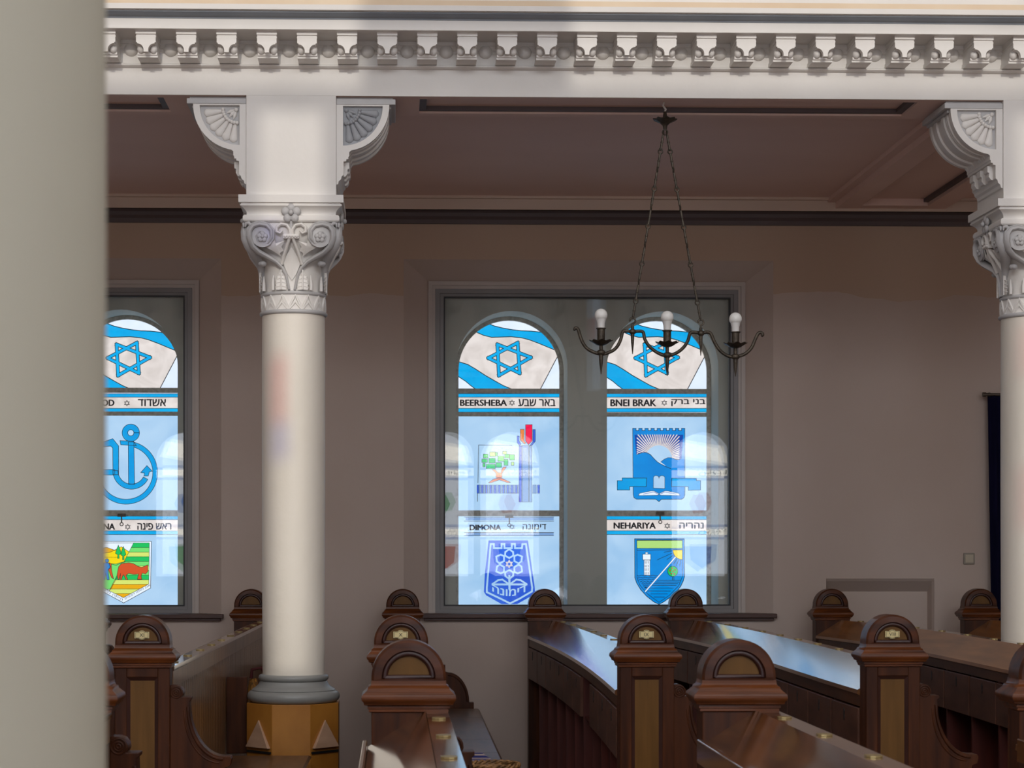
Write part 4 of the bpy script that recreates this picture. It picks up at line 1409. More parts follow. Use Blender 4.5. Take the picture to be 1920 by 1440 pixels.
    kit.append(('abacus_flower', fl_.mesh('abacus_flower', [M['lilac']], 60)))
    for ang in (0, 90, -90, 180):
        for nm, me in kit:
            o = bpy.data.objects.new(nm, me); C.objects.link(o)
            o.parent = bell
            o.location = Vector((x, YC, 0)) - root.location
            o.rotation_euler = (0, 0, math.radians(ang))


def make_column(x, label):
    root = thing('column', (x, YC, 0), label, 'column')
    obj('shaft', MB().lathe([(0.172, 0.915), (0.1735, 1.3), (0.1755, 2.0), (0.1755, 2.6), (0.174, 2.93)], x, YC, 56), M['shaft'], root)
    base = [(0.24, 0.765)]
    base += [(0.224 + 0.033 * math.cos(a), 0.800 + 0.033 * math.sin(a)) for a in [math.radians(-80 + 20 * i) for i in range(9)]]
    base += [(0.232, 0.836), (0.226, 0.842), (0.212, 0.850), (0.196, 0.864), (0.189, 0.878), (0.186, 0.884)]
    base += [(0.178 + 0.017 * math.cos(a), 0.903 + 0.018 * math.sin(a)) for a in [math.radians(-80 + 20 * i) for i in range(9)]]
    base += [(0.168, 0.922)]
    obj('base', MB().lathe(base, x, YC, 56), M['basegrey'], root, smooth=50)
    ap = 0.252
    oc = [(x + ap / math.cos(math.pi / 8) * math.cos(math.pi / 8 + i * math.pi / 4), YC + ap / math.cos(math.pi / 8) * math.sin(math.pi / 8 + i * math.pi / 4)) for i in range(8)]
    ped = obj('pedestal', MB().prism(oc, 'z', 0, 0.768), M['orange'], root, smooth=None, bevel=0.002)
    # triangular nailed boards on the slanted faces
    for ang in (-135, -45):
        a = math.radians(ang)
        nx, ny = math.cos(a), math.sin(a)
        tx, ty = -ny, nx
        mb = MB()
        vs = []
        for d in (0.0, 0.022):
            for u, z in ((-0.092, 0.53), (0.092, 0.53), (0, 0.68)):
                dd = d if z < 0.6 else d * 0.4
                vs.append((x + nx * (ap + dd) + tx * u, YC + ny * (ap + dd) + ty * u, z))
        mb.add(vs, [(0, 1, 2), (5, 4, 3), (0, 3, 4, 1), (1, 4, 5, 2), (2, 5, 3, 0)])
        obj('triangular_board', mb, M['pink'], ped, smooth=None, bevel=0.002)
        mb = MB()
        vs = []
        for d in (0.0, 0.008):
            for u, z in ((-0.098, 0.50), (0.098, 0.50), (0.098, 0.512), (-0.098, 0.512)):
                vs.append((x + nx * (ap + d) + tx * u, YC + ny * (ap + d) + ty * u, z))
        mb.add(vs, [(0, 1, 2, 3), (7, 6, 5, 4), (0, 4, 5, 1), (1, 5, 6, 2), (2, 6, 7, 3), (3, 7, 4, 0)])
        obj('dark_joint', mb, M['ink'], ped, smooth=None)
    capital_parts(root, x)
    obj('impost_block', MB().box(x - 0.244, x + 0.244, YF, YF + 0.488, 3.537, ZS), M['plaster'], root, smooth=None, bevel=0.002)
    return root


make_column(XCL, 'white column with carved scroll capital and orange octagonal pedestal among the pews')
make_column(XCR, 'white column at the right edge of the photo, cut off by the frame')

# near plain column, left edge of the view
xn = P(193, 700, 1.3).x - 0.174
nc = thing('column', (xn, 1.3, 0), 'unfocused plain greenish-white column filling the left foreground', 'column')
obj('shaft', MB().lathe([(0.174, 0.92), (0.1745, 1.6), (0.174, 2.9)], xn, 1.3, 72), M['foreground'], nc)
obj('base', MB().lathe([(0.255, 0), (0.255, 0.76), (0.26, 0.8), (0.235, 0.84), (0.19, 0.88), (0.192, 0.9), (0.17, 0.925)], xn, 1.3, 56), M['basegrey'], nc)
obj('capital', MB().lathe([(0.174, 2.89), (0.19, 2.91), (0.19, 2.93), (0.17, 2.94), (0.166, 3.15), (0.24, 3.4), (0.28, 3.42), (0.28, 3.537), (0.25, 3.537), (0.25, ZS)], xn, 1.3, 48), M['plaster'], nc)


mb = MB().box(xn - 0.25, xn + 0.25, YO, 1.55, ZS, 4.5).box(xn - 0.28, xn + 0.28, YO, 1.6, 4.5, 4.56)
struct(obj('trim_3', mb, M['nave'], smooth=None), 'plain crossbeam over the near column', 'beam')


# ------------------------------------------------------------------ fan brackets beside the piers
def make_bracket(x, sgn, label, pm='lilac', fm='plaster'):
    """x = edge of the pier, sgn = +1 grows to the right"""
    y0 = YF + 0.012
    root = thing('bracket', (x, y0, 3.60), label, 'bracket', 'fan brackets under the entablature')
    def U(u, w):
        return (x + sgn * u, ZS - w)
    def quarter(c, R, n=18, a0=0, a1=90):
        return [(c[0] + R * math.cos(math.radians(a0 + (a1 - a0) * i / n)), c[1] + R * math.sin(math.radians(a0 + (a1 - a0) * i / n))) for i in range(n + 1)]
    tail = [(0.071, 0.303), (0.071, 0.325), (0.066, 0.33), (0.066, 0.341), (0.055, 0.343), (0.055, 0.352), (0.040, 0.356), (0.040, 0.428), (0.030, 0.436), (0.026, 0.452), (0.014, 0.462), (0.010, 0.478), (0.001, 0.482)]
    qo = [p for p in quarter((0.039, 0.048), 0.25) if p[0] > 0.071]
    outline = [(0.001, 0.045)] + [(0.289, 0.045)] + qo + tail
    qi = quarter((0.037, 0.052), 0.216)
    inner = [(0.037, 0.052)] + qi
    mb = MB()
    mb.prism_holes([[U(*p) for p in outline], [U(*p) for p in inner][::-1]], 'y', y0, y0 + 0.03)
    obj('front_plate', mb, M['plaster'], root, smooth=30)
    # rolled body behind the plate with ribs
    body = [(0.001, 0.045), (0.277, 0.045)] + [p for p in quarter((0.039, 0.048), 0.238) if p[0] > 0.071] + tail
    mb = MB().prism([U(*p) for p in body], 'y', y0 + 0.03, y0 + 0.44)
    for ya, yb, dr in ((0.09, 0.105, 0.008), (0.12, 0.135, 0.006), (0.155, 0.2, 0.012), (0.30, 0.345, 0.012), (0.36, 0.375, 0.006), (0.41, 0.44, 0.012)):
        rb = [(0.001, 0.045), (0.277 + dr, 0.045)] + [p for p in quarter((0.039, 0.048), 0.238 + dr) if p[0] > 0.071] + [(0.071, 0.31), (0.001, 0.31)]
        mb.prism([U(*p) for p in rb], 'y', y0 + ya, y0 + yb)
    obj('rolled_body', mb, M['plaster'], root, smooth=30)
    # moulded top slab
    a = U(0.001, 0.045)
    b_ = U(0.323, 0.0155)
    mb = MB().box(min(a[0], b_[0]), max(a[0], b_[0]), y0 - 0.004, y0 + 0.46, a[1], b_[1])
    c = U(0.300, 0.060)
    mb.box(min(U(0.279, 0)[0], c[0]), max(U(0.279, 0)[0], c[0]), y0 + 0.035, y0 + 0.45, c[1], a[1])
    d1 = U(0.31, 0.001)
    mb.box(min(a[0], d1[0]), max(a[0], d1[0]), y0 + 0.02, y0 + 0.46, b_[1], d1[1])
    obj('top_slab', mb, M['lilac'], root, smooth=None, bevel=0.003)
    # small blocks on the corbel
    for k in range(3):
        mb = MB()
        yy = y0 + 0.05 + k * 0.135
        pts = [(0.038, 0.350), (0.070, 0.350), (0.070, 0.385), (0.060, 0.39), (0.062, 0.41), (0.050, 0.428), (0.038, 0.43)]
        mb.prism([U(*p) for p in pts], 'y', yy, yy + 0.07)
        obj('corbel_block', mb, M['plaster'], root, smooth=None, bevel=0.002)
    # sunk panel with a carved half fan
    pn = obj('sunk_panel', MB().prism([U(*p) for p in inner], 'y', y0 + 0.022, y0 + 0.032), M[pm], root, smooth=None)
    fan = MB()
    fc = (0.052, 0.070)
    for k in range(6):
        an = math.radians(7 + k * 15.2)
        n = 9
        rings = []
        for i in range(n):
            t = i / (n - 1)
            rr = 0.082 + 0.100 * t
            wd_ = (0.010 + 0.0145 * t ** 0.9) * (1.0 if t < 0.85 else math.sqrt(max(0.0, 1 - ((t - 0.85) / 0.155) ** 2)))
            th_ = 0.011 if t < 0.85 else 0.011 * math.sqrt(max(0.05, 1 - ((t - 0.85) / 0.155) ** 2))
            ring = []
            for j in range(10):
                b2 = 2 * math.pi * j / 10
                v = wd_ * math.cos(b2)
                d = th_ * math.sin(b2)
                uu = fc[0] + rr * math.cos(an) - v * math.sin(an)
                ww = fc[1] + rr * math.sin(an) + v * math.cos(an)
                xx, zz = U(uu, ww)
                ring.append((xx, y0 + 0.022 - d, zz))
            rings.append(ring)
        fan.rings(rings)
    for k in range(9):
        an = math.radians(2 + k * 11)
        xx, zz = U(fc[0] + 0.076 * math.cos(an), fc[1] + 0.076 * math.sin(an))
        fan.ball((xx, y0 + 0.012, zz), 0.0105, 8)
    for an in (20, 45, 70):
        a2 = math.radians(an)
        p0, p1 = U(fc[0] + 0.012 * math.cos(a2), fc[1] + 0.012 * math.sin(a2)), U(fc[0] + 0.058 * math.cos(a2), fc[1] + 0.058 * math.sin(a2))
        fan.tube([(p0[0], y0 + 0.022, p0[1]), ((p0[0] + p1[0]) / 2, y0 + 0.016, (p0[1] + p1[1]) / 2), (p1[0], y0 + 0.02, p1[1])], [0.004, 0.011, 0.004], 7)
    xx, zz = U(fc[0] + 0.004, fc[1] + 0.004)
    fan.ball((xx, y0 + 0.016, zz), 0.012, 8)
    obj('fan_relief', fan, M[fm], pn, smooth=60)
    return root


make_bracket(XCL - 0.244, -1, 'white fan-carved bracket on the left side of the standing column')
make_bracket(XCL + 0.244, 1, 'white fan-carved bracket on the right side of the standing column', 'slate', 'slate')
make_bracket(XCR - 0.244, -1, 'white fan-carved bracket by the column at the right edge')

make_bracket(XCR + 0.244, 1, 'white fan-carved bracket on the far side of the column at the right edge')

# ------------------------------------------------------------------ chandelier
YL = 11.0
def K(px, py, dy=0.0):
    p = P(px, py, YL)
    return (p.x, p.y + dy, p.z)


top = K(1246, 195)
ch = thing('chandelier', (K(1250, 700)[0], YL, K(1250, 700)[2]), 'black wrought-iron hanging lamp with three white bulbs on two chains', 'chandelier')
mb = MB()
mb.tube([(top[0], YL, ZS + 0.04), K(1243, 198), K(1248, 205), K(1246, 212)], 0.006, 6)
obj('ceiling_hook', mb, M['plaster'], ch)
mb = MB()
cz = K(1247, 226)
n = 32
def scallop(prof, cx, cy, wav=0.08, k=8, nn=32):
    return [[(cx + r * (1 + wav * w * math.cos(k * 2 * math.pi * i / nn)) * math.cos(2 * math.pi * i / nn), cy + r * (1 + wav * w * math.cos(k * 2 * math.pi * i / nn)) * math.sin(2 * math.pi * i / nn), z + 0.004 * w * math.cos(k * 2 * math.pi * i / nn)) for i in range(nn)] for r, z, w in prof]
mb.rings(scallop([(0.008, cz[2] + 0.05, 0), (0.012, cz[2] + 0.02, 0), (0.03, cz[2] + 0.012, 0.3), (0.062, cz[2] + 0.008, 1), (0.064, cz[2] + 0.003, 1), (0.032, cz[2] - 0.012, 0.4), (0.014, cz[2] - 0.028, 0), (0.01, cz[2] - 0.05, 0)], cz[0], YL))
mb.torus(K(1247, 248), 0.014, 0.004, 'y')
obj('canopy', mb, M['iron'], ch, smooth=50)
for a, b_ in (((1244, 246), (1186, 600)), ((1250, 246), (1314, 603))):
    mb = MB()
    n = 10
    pa, pb = Vector(K(*a)), Vector(K(*b_))
    pa.z -= 0.01
    for i in range(n):
        q0, q1 = pa.lerp(pb, i / n), pa.lerp(pb, (i + 1) / n)
        d = (q1 - q0).normalized()
        r = 0.0115
        mb.torus(q0, r, 0.0040, 'y' if i % 2 else 'x', 12, 5)
        s0, s1 = q0 + d * (r + 0.001), q1 - d * (r + 0.001)
        mb.tube([s0, s1], 0.0062, 6)
        mb.torus(s1 - d * 0.001, 0.007, 0.0028, 'x' if i % 2 else 'y', 10, 5)
        mb.ball(s0.lerp(s1, 0.5), 0.0085, 6)
    obj('chain', mb, M['iron'], ch)
    mb = MB()
    e = pb
    hook = [(e.x + 0.016 * math.cos(t), e.y, e.z - 0.004 + 0.016 * math.sin(t)) for t in [math.radians(200 - 25 * i) for i in range(13)]]
    mb.tube(hook, [0.003] + [0.005] * 11 + [0.003], 6)
    mb.tube([(e.x, e.y, e.z - 0.02), (e.x, e.y, e.z - 0.05)], 0.006, 6)
    obj('chain_hook', mb, M['iron'], ch)


def px_path(pts):
    return [K(*p) for p in pts]


def cr_spline(pts, m=5):
    out = []
    n = len(pts)
    for i in range(n - 1):
        p0, p1, p2, p3 = (Vector(pts[max(i - 1, 0)]), Vector(pts[i]), Vector(pts[i + 1]), Vector(pts[min(i + 2, n - 1)]))
        for k in range(m):
            t = k / m
            out.append(0.5 * ((2 * p1) + (p2 - p0) * t + (2 * p0 - 5 * p1 + 4 * p2 - p3) * t * t + (3 * p1 - p0 - 3 * p2 + p3) * t ** 3))
    out.append(Vector(pts[-1]))
    return out


arms = [
    [(1076, 620), (1079, 615), (1084, 618), (1089, 634), (1096, 648), (1108, 658), (1128, 664), (1146, 659), (1157, 650), (1164, 636), (1168, 622), (1176, 621), (1186, 622)],
    [(1186, 622), (1198, 621), (1206, 623), (1209, 636), (1218, 650), (1234, 662), (1250, 667), (1268, 662), (1282, 651), (1290, 638), (1294, 625), (1302, 623), (1314, 625)],
    [(1314, 625), (1326, 623), (1333, 626), (1340, 642), (1350, 657), (1364, 667), (1378, 669), (1396, 664), (1409, 652), (1416, 636), (1422, 625), (1428, 624), (1430, 628), (1427, 630)],
]
for i, a in enumerate(arms):
    sp_ = cr_spline(px_path(a), 4)
    rs = [0.0095] * len(sp_)
    if i == 0: rs[:4] = [0.005, 0.0075, 0.008, 0.009]
    if i == 2: rs[-4:] = [0.009, 0.008, 0.007, 0.005]
    obj('arm', MB().tube(sp_, rs, 8, 0, 0.8), M['iron'], ch, smooth=60)
for x, y in ((1186, 622), (1314, 625)):
    c = K(x, y)
    mb = MB().ball(c, 0.019, 12, 0, (1.1, 1, 0.9))
    mb.tube([(c[0], c[1], c[2] + 0.03), (c[0], c[1], c[2])], 0.009, 8)
    mb.tube([(c[0], c[1], c[2] - 0.01), (c[0], c[1], c[2] - 0.06), (c[0], c[1], c[2] - 0.125)], [0.011, 0.0085, 0.002], 8)
    obj('junction_spike', mb, M['iron'], ch, smooth=60)
for x, ys, yd, yh, yt in ((1127, 616, 640, 661, 702), (1251, 620, 643, 666, 705), (1379, 623, 645, 669, 706)):
    h = K(x, yh)
    mb = MB().ball(h, 0.021, 12, 0, (1.2, 1, 0.85))
    mb.tube([(h[0], h[1], h[2] - 0.012), (h[0], h[1], h[2] - 0.06), K(x, yt)], [0.013, 0.010, 0.002], 8)
    mb.tube([h, K(x, yd + 6)], 0.010, 8)
    obj('hub_spike', mb, M['iron'], ch, smooth=60)
    d = K(x, yd)
    mb = MB().rings(scallop([(0.012, d[2] - 0.024, 0), (0.03, d[2] - 0.018, 0.2), (0.05, d[2] - 0.005, 0.7), (0.063, d[2] + 0.002, 1), (0.060, d[2] + 0.005, 1), (0.03, d[2] - 0.004, 0.2), (0.01, d[2] - 0.006, 0)], d[0], YL))
    obj('drip_pan', mb, M['iron'], ch, smooth=60)
    s0 = K(x, ys)
    mb = MB().lathe([(0.022, d[2] - 0.006), (0.022, s0[2] - 0.006), (0.028, s0[2] - 0.002), (0.028, s0[2] + 0.003), (0.020, s0[2] + 0.003)], d[0], YL, 20)
    obj('socket', mb, M['iron'], ch, smooth=40)
    R = 0.036
    zc = s0[2] + 0.075
    prof = [(0.019, s0[2] + 0.001), (0.0205, s0[2] + 0.03), (0.027, s0[2] + 0.052)]
    obj('bulb_collar', MB().lathe([(0.020, s0[2] + 0.001), (0.0215, s0[2] + 0.03), (0.0275, s0[2] + 0.051), (0.0285, s0[2] + 0.054), (0.026, s0[2] + 0.055)], d[0], YL, 24), M['bulbcap'], ch, smooth=40)
    b_ = obj('bulb', MB().lathe(prof + [(R * math.cos(a), zc + R * math.sin(a)) for a in [math.radians(-35 + 12.5 * i) for i in range(10)]] + [(0.002, zc + R)], d[0], YL, 24), M['bulb'], ch, smooth=60)

# ------------------------------------------------------------------ pews
HB, DP = 0.116, 0.06      # half width and half depth of an end post


def post_meshes():
    """end post with arched head; local origin on the floor at its centre, front towards -Y"""
    out = {}
    body = MB()
    zt = 1.116
    body.box(-HB, HB, -DP + 0.016, DP, 0, zt)
    body.box(-HB, -0.066, -DP, -DP + 0.016, 0, zt)
    body.box(0.066, HB, -DP, -DP + 0.016, 0, zt)
    body.box(-0.066, 0.066, -DP, -DP + 0.016, 1.070, zt)
    body.box(-0.066, 0.066, -DP, -DP + 0.016, 0, 0.2)
    out['post'] = body.mesh('post', [M['wood_z']], None)
    plain = MB().box(-HB, HB, -DP, DP, 0, zt)
    out['post_plain'] = plain.mesh('post', [M['wood_z']], None)
    mo = MB()
    x0, x1, z0, z1 = -0.066, 0.066, 0.2, 1.070
    w = 0.016
    vs = [(x0, -DP, z0), (x1, -DP, z0), (x1, -DP, z1), (x0, -DP, z1), (x0 + w, -DP + 0.012, z0 + w), (x1 - w, -DP + 0.012, z0 + w), (x1 - w, -DP + 0.012, z1 - w), (x0 + w, -DP + 0.012, z1 - w)]
    mo.add(vs, [(0, 1, 5, 4), (1, 2, 6, 5), (2, 3, 7, 6), (3, 0, 4, 7)])
    out['panel_moulding'] = mo.mesh('panel_moulding', [M['groove']], None)
    out['post_panel'] = MB().box(x0 + 0.012, x1 - 0.012, -DP + 0.011, -DP + 0.017, z0 + 0.012, z1 - 0.012).mesh('post_panel', [M['wood_panel']], None)
    mb = MB().sq([(0.0, 1.108), (0.008, 1.112), (0.008, 1.120), (0.012, 1.122), (0.012, 1.130), (0.022, 1.134), (0.024, 1.142), (0.029, 1.147), (0.031, 1.154), (0.029, 1.164), (0.020, 1.172), (0.012, 1.180), (0.010, 1.187), (0.004, 1.190), (0.001, 1.197), (0.0, 1.208)], HB, DP)
    out['cap_moulding'] = mb.mesh('cap_moulding', [M['wood_x']], 50)
    # arched head
    r0, st = HB, 0.011
    zb = 1.207
    def half(r, n=20):
        return [(r, zb)] + [(r * math.cos(math.pi * i / n), zb + st + r * math.sin(math.pi * i / n)) for i in range(n + 1)] + [(-r, zb)]
    hd = MB()
    dz = 0.006
    def inner(r, zlow, n=20):
        return [(r, zlow)] + [(r * math.cos(math.pi * i / n), zb + st + r * math.sin(math.pi * i / n)) for i in range(n + 1)] + [(-r, zlow)]
    o_, i1, i2 = half(r0), inner(0.084, zb + 0.006), inner(0.066, zb + 0.013)
    o2 = half(r0 - 0.008)
    n = len(o_)
    ys = DP
    loops = [[(x, -ys + 0.016, z) for x, z in i2], [(x, -ys + 0.008, z) for x, z in i1], [(x, -ys - 0.002, z) for x, z in i1], [(x, -ys, z) for x, z in o2], [(x, -ys + 0.008, z) for x, z in o_],
             [(x, ys - 0.008, z) for x, z in o_], [(x, ys, z) for x, z in o2], [(x, ys + 0.002, z) for x, z in i1], [(x, ys - 0.008, z) for x, z in i1], [(x, ys - 0.016, z) for x, z in i2]]
    hd.rings(loops, 0, True)
    out['arched_head'] = hd.mesh('arched_head', [M['wood_arch']], 30)
    out['tympanum'] = MB().prism(inner(0.0655, zb + 0.0135), 'y', -ys + 0.0125, -ys + 0.0175).mesh('tympanum', [M['wood_panel']], None)
    out['tympanum_back'] = MB().prism(inner(0.0655, zb + 0.0135), 'y', ys - 0.0175, ys - 0.0125).mesh('tympanum', [M['wood_panel']], None)
    ring_ = inner(0.0745, zb + 0.0095, 24)
    ring_.append(ring_[0])
    out['arch_moulding'] = MB().tube([(x, -ys + 0.010, z) for x, z in ring_], 0.0095, 8).mesh('arch_moulding', [M['groove']], 60)
    out['arch_moulding_back'] = MB().tube([(x, ys - 0.010, z) for x, z in ring_], 0.0095, 8).mesh('arch_moulding', [M['groove']], 60)
    # concave scroll arm for the aisle end
    def arm(pts, t):
        return MB().prism(pts, 'y', -t, t)
    vol = [(HB, 0.45), (HB, 1.035)] + arc(0.142, 1.005, 0.031, 80, -60, 8)[0:]
    pts = [(HB, 0.40), (HB, 1.034), (0.140, 1.034), (0.158, 1.028), (0.170, 1.012), (0.172, 0.996), (0.166, 0.984), (0.206, 0.984), (0.206, 0.972), (0.198, 0.966), (0.198, 0.954)]
    cc = [(0.198 + 0.150 * (1 - math.cos(math.radians(a))), 0.954 - 0.225 * math.sin(math.radians(a))) for a in range(9, 91, 9)]
    pts += cc + [(0.372, 0.729), (0.378, 0.718), (0.372, 0.690), (0.350, 0.682), (0.340, 0.60), (0.350, 0.48), (0.350, 0.40)]
    mb = arm(pts, 0.040)
    edge = [(0.198, 0.954)] + cc
    mb.tube([(x - 0.006, -0.040, z - 0.010) for x, z in edge], 0.008, 6)
    mb.tube([(x - 0.022, -0.039, z - 0.026) for x, z in edge], 0.005, 6)
    for rr in (0.024, 0.014, 0.006):
        mb.torus((0.142, -0.040, 1.004), rr, 0.004, 'y', 18, 5)
    out['scroll_arm'] = mb.mesh('scroll_arm', [M['wood_z']], 35)
    # convex arm for the wall end
    pts = [(HB, 0.40), (HB, 0.80), (0.30, 0.80), (0.30, 0.752), (0.318, 0.745)] + [(0.318 + 0.150 * math.sin(math.radians(a)), 0.54 + 0.205 * math.cos(math.radians(a))) for a in range(10, 91, 10)] + [(0.468, 0.535), (0.50, 0.535), (0.50, 0.47), (0.47, 0.40)]
    mb = arm(pts, 0.035)
    mb.tube([(0.318 + 0.136 * math.sin(math.radians(a)), -0.035, 0.54 + 0.190 * math.cos(math.radians(a))) for a in range(0, 91, 10)], 0.007, 6)
    out['curved_arm'] = mb.mesh('curved_arm', [M['wood_z']], 35)
    return out


PM = post_meshes()


def part(name, me, parent, loc=(0, 0, 0), bevel=0.0):
    o = bpy.data.objects.new(name, me)
    C.objects.link(o)
    o.parent = parent
    o.location = loc
    if bevel:
        b = o.modifiers.new('bevel', 'BEVEL')
        b.width = bevel; b.segments = 2; b.limit_method = 'ANGLE'
    return o


def add_post(root, x, y, front, numeral=None, flip=False):
    loc = Vector((x, y, 0)) - root.location
    ps = part('end_post', PM['post'] if front else PM['post_plain'], root, loc, 0.003)
    if flip:
        ps.rotation_euler = (0, 0, math.pi)
    if front:
        part('post_panel', PM['post_panel'], ps)
        part('panel_moulding', PM['panel_moulding'], ps)
    part('cap_moulding', PM['cap_moulding'], ps)
    part('arched_head', PM['arched_head'], ps)
    part('tympanum', PM['tympanum'], ps)
    part('tympanum', PM['tympanum_back'], ps)
    part('arch_moulding', PM['arch_moulding'], ps)
    part('arch_moulding', PM['arch_moulding_back'], ps)
    if numeral:
        w, h = 0.031, 0.0135
        pts = [(-w, -h), (-0.4 * w, -h), (-0.3 * w, -h - 0.004), (0, -h - 0.006), (0.3 * w, -h - 0.004), (0.4 * w, -h), (w, -h), (w, h), (0.4 * w, h), (0.3 * w, h + 0.004), (0, h + 0.006), (-0.3 * w, h + 0.004), (-0.4 * w, h), (-w, h)]
        zc, xo = 1.250, -0.002
        mb = MB().prism([(xo + a, zc + b_) for a, b_ in pts], 'y', -DP + 0.003, -DP + 0.009)
        vs, fs = text_polys(numeral, 0.012)
        ax, bx = min(v[0] for v in vs), max(v[0] for v in vs)
        ay, by = min(v[1] for v in vs), max(v[1] for v in vs)
        hh = 0.015
        ww = min(0.044, hh * (bx - ax) / (by - ay) * 1.05)
        mb.add([(xo - ww / 2 + (v[0] - ax) / (bx - ax) * ww, -DP + 0.0024, zc - hh / 2 + (v[1] - ay) / (by - ay) * hh) for v in vs], fs, 1)
        for s0 in (0.86,):
            lp = [(a * s0, b_ * s0) for a, b_ in pts]
            for i in range(len(lp)):
                a, b_ = lp[i], lp[(i + 1) % len(lp)]
                d = Vector((b_[0] - a[0], b_[1] - a[1])).normalized()
                nx, nz = -d.y * 0.0007, d.x * 0.0007
                mb.add([(xo + a[0] + nx, -DP + 0.0024, zc + a[1] + nz), (xo + b_[0] + nx, -DP + 0.0024, zc + b_[1] + nz), (xo + b_[0] - nx, -DP + 0.0024, zc + b_[1] - nz), (xo + a[0] - nx, -DP + 0.0024, zc + a[1] - nz)], [(0, 1, 2, 3)], 1)
        me = mb.mesh('number_plate', [M['paper'], M['ink']], None)
        part('number_plate', me, ps)['label'] = 'small yellowed number plate lettered ' + numeral
    return ps


def make_pew(label, xn_, yn_, xf, yf, bow=0.0, numeral=None, near_post=True, far_post=True, near_front=True, bench_to=None, bench=True,
             near_arm='scroll_arm', far_arm='curved_arm', missing=(), lip=False, desk_mat='wood_y', bw=0.518, end_board=False, far_front=False, group='rows of dark wooden pews', far_bow=0.5):
    root = thing('pew', ((xn_ + xf) / 2, (yn_ + yf) / 2, 0), label, 'pew', group)
    L = yf - yn_
    def xat(y):
        t = (y - yn_) / L
        return xn_ + (xf - xn_) * t + bow * 4 * (t ** (1.0 / (far_bow + 0.5))) * (1 - t ** (1.0 / (far_bow + 0.5)))
    a0 = yn_ + (DP - 0.004 if near_post else 0)
    a1 = yf - (DP - 0.004 if far_post else 0)
    path = [(xat(a0 + (a1 - a0) * i / 24), a0 + (a1 - a0) * i / 24) for i in range(25)]
    def seg(y0, y1, n=3):
        return [(xat(y0 + (y1 - y0) * i / n), y0 + (y1 - y0) * i / n) for i in range(n + 1)]
    # sloping desk and flat ledge
    dk = MB().sweep([(-0.128, 0.985), (-0.126, 1.003), (0.052, 1.113), (0.056, 1.100), (0.056, 1.085), (-0.105, 0.972)], path)
    desk = obj('desk_top', dk, M[desk_mat], root, smooth=30)
    lg = MB().sweep([(0.054, 1.085), (0.054, 1.112), (0.122, 1.112), (0.124, 1.104), (0.122, 1.092), (0.112, 1.085)], path)
    ledge = obj('ledge', lg, M['wood_y'], root, smooth=30)
    if lip:
        obj('book_lip', MB().sweep([(-0.142, 0.955), (-0.142, 1.028), (-0.128, 1.030), (-0.126, 0.955)], seg(a0, a1 - 0.06, 24)), M['wood_y'], root, smooth=None, bevel=0.003)
    obj('front_rail', MB().sweep([(-0.116, 0.930), (-0.116, 0.985), (-0.096, 0.985), (-0.096, 0.930)], path), M['wood_rail'], root, smooth=None)
    # tongued backrest and its top rail
    bk = MB()
    nb = int(L / 0.085)
    for i in range(nb):
        y0 = a0 + (a1 - a0) * i / nb
        y1 = a0 + (a1 - a0) * (i + 1) / nb
        bk.sweep([(0.088, 0.0), (0.088, 1.09), (0.106, 1.09), (0.106, 0.0)], [(xat(y0), y0 + 0.004), (xat(y1), y1 - 0.004)])
    bk.sweep([(0.086, 0.0), (0.086, 1.09), (0.098, 1.09), (0.098, 0.0)], path)
    obj('backrest', bk, [M['wood_board']], root, smooth=None)
    obj('top_rail', MB().sweep([(0.104, 1.012), (0.104, 1.09), (0.118, 1.09), (0.118, 1.018)], path), M['wood_board'], root, smooth=None)
    # inside of the book boxes
    obj('inner_back', MB().sweep([(0.078, 0.02), (0.078, 1.08), (0.086, 1.08), (0.086, 0.02)], path), M['wood_red'], root, smooth=None)
    obj('box_floor', MB().sweep([(-0.10, 0.70), (-0.10, 0.712), (0.078, 0.712), (0.078, 0.70)], path), M['wood_red'], root, smooth=None)
    ns = max(1, round((a1 - a0) / 0.52))
    for i in range(ns):
        y0 = a0 + (a1 - a0) * i / ns
        y1 = a0 + (a1 - a0) * (i + 1) / ns
        ym = (y0 + y1) / 2
        xm = xat(ym)
        if i > 0:
            obj('divider', MB().sweep([(-0.106, 0.0), (-0.106, 0.935), (0.078, 1.06), (0.078, 0.0)], [(xat(y0), y0 - 0.011), (xat(y0), y0 + 0.011)]), M['wood_red'], root, smooth=None)
        if i not in missing:
            dr = obj('book_box_door', MB().sweep([(-0.122, 0.706), (-0.122, 0.922), (-0.104, 0.922), (-0.104, 0.706)], [(xat(y0 + 0.013), y0 + 0.013), (xm, ym), (xat(y1 - 0.013), y1 - 0.013)]), M['wood_door'], root, smooth=None, bevel=0.002)
            kh = MB()
            kx = xm - 0.1225
            kh.prism([(ym, 0.905), (ym + 0.012, 0.888), (ym + 0.007, 0.872), (ym + 0.009, 0.858), (ym, 0.846), (ym - 0.009, 0.858), (ym - 0.007, 0.872), (ym - 0.012, 0.888)], 'x', kx - 0.002, kx + 0.002)
            obj('keyhole_plate', kh, M['ink'], dr, smooth=None)
        mb = MB()
        pw, pl = 0.020, 0.026
        pxc = xm + 0.088
        prof = [(pxc - pw, ym - pl * 0.5), (pxc - pw * 0.6, ym - pl * 0.8), (pxc, ym - pl), (pxc + pw * 0.6, ym - pl * 0.8), (pxc + pw, ym - pl * 0.5), (pxc + pw, ym + pl * 0.5), (pxc + pw * 0.6, ym + pl * 0.8), (pxc, ym + pl), (pxc - pw * 0.6, ym + pl * 0.8), (pxc - pw, ym + pl * 0.5)]
        mb.prism(prof, 'z', 1.1125, 1.117)
        obj('seat_plate', mb, M['brass'], ledge, smooth=None)
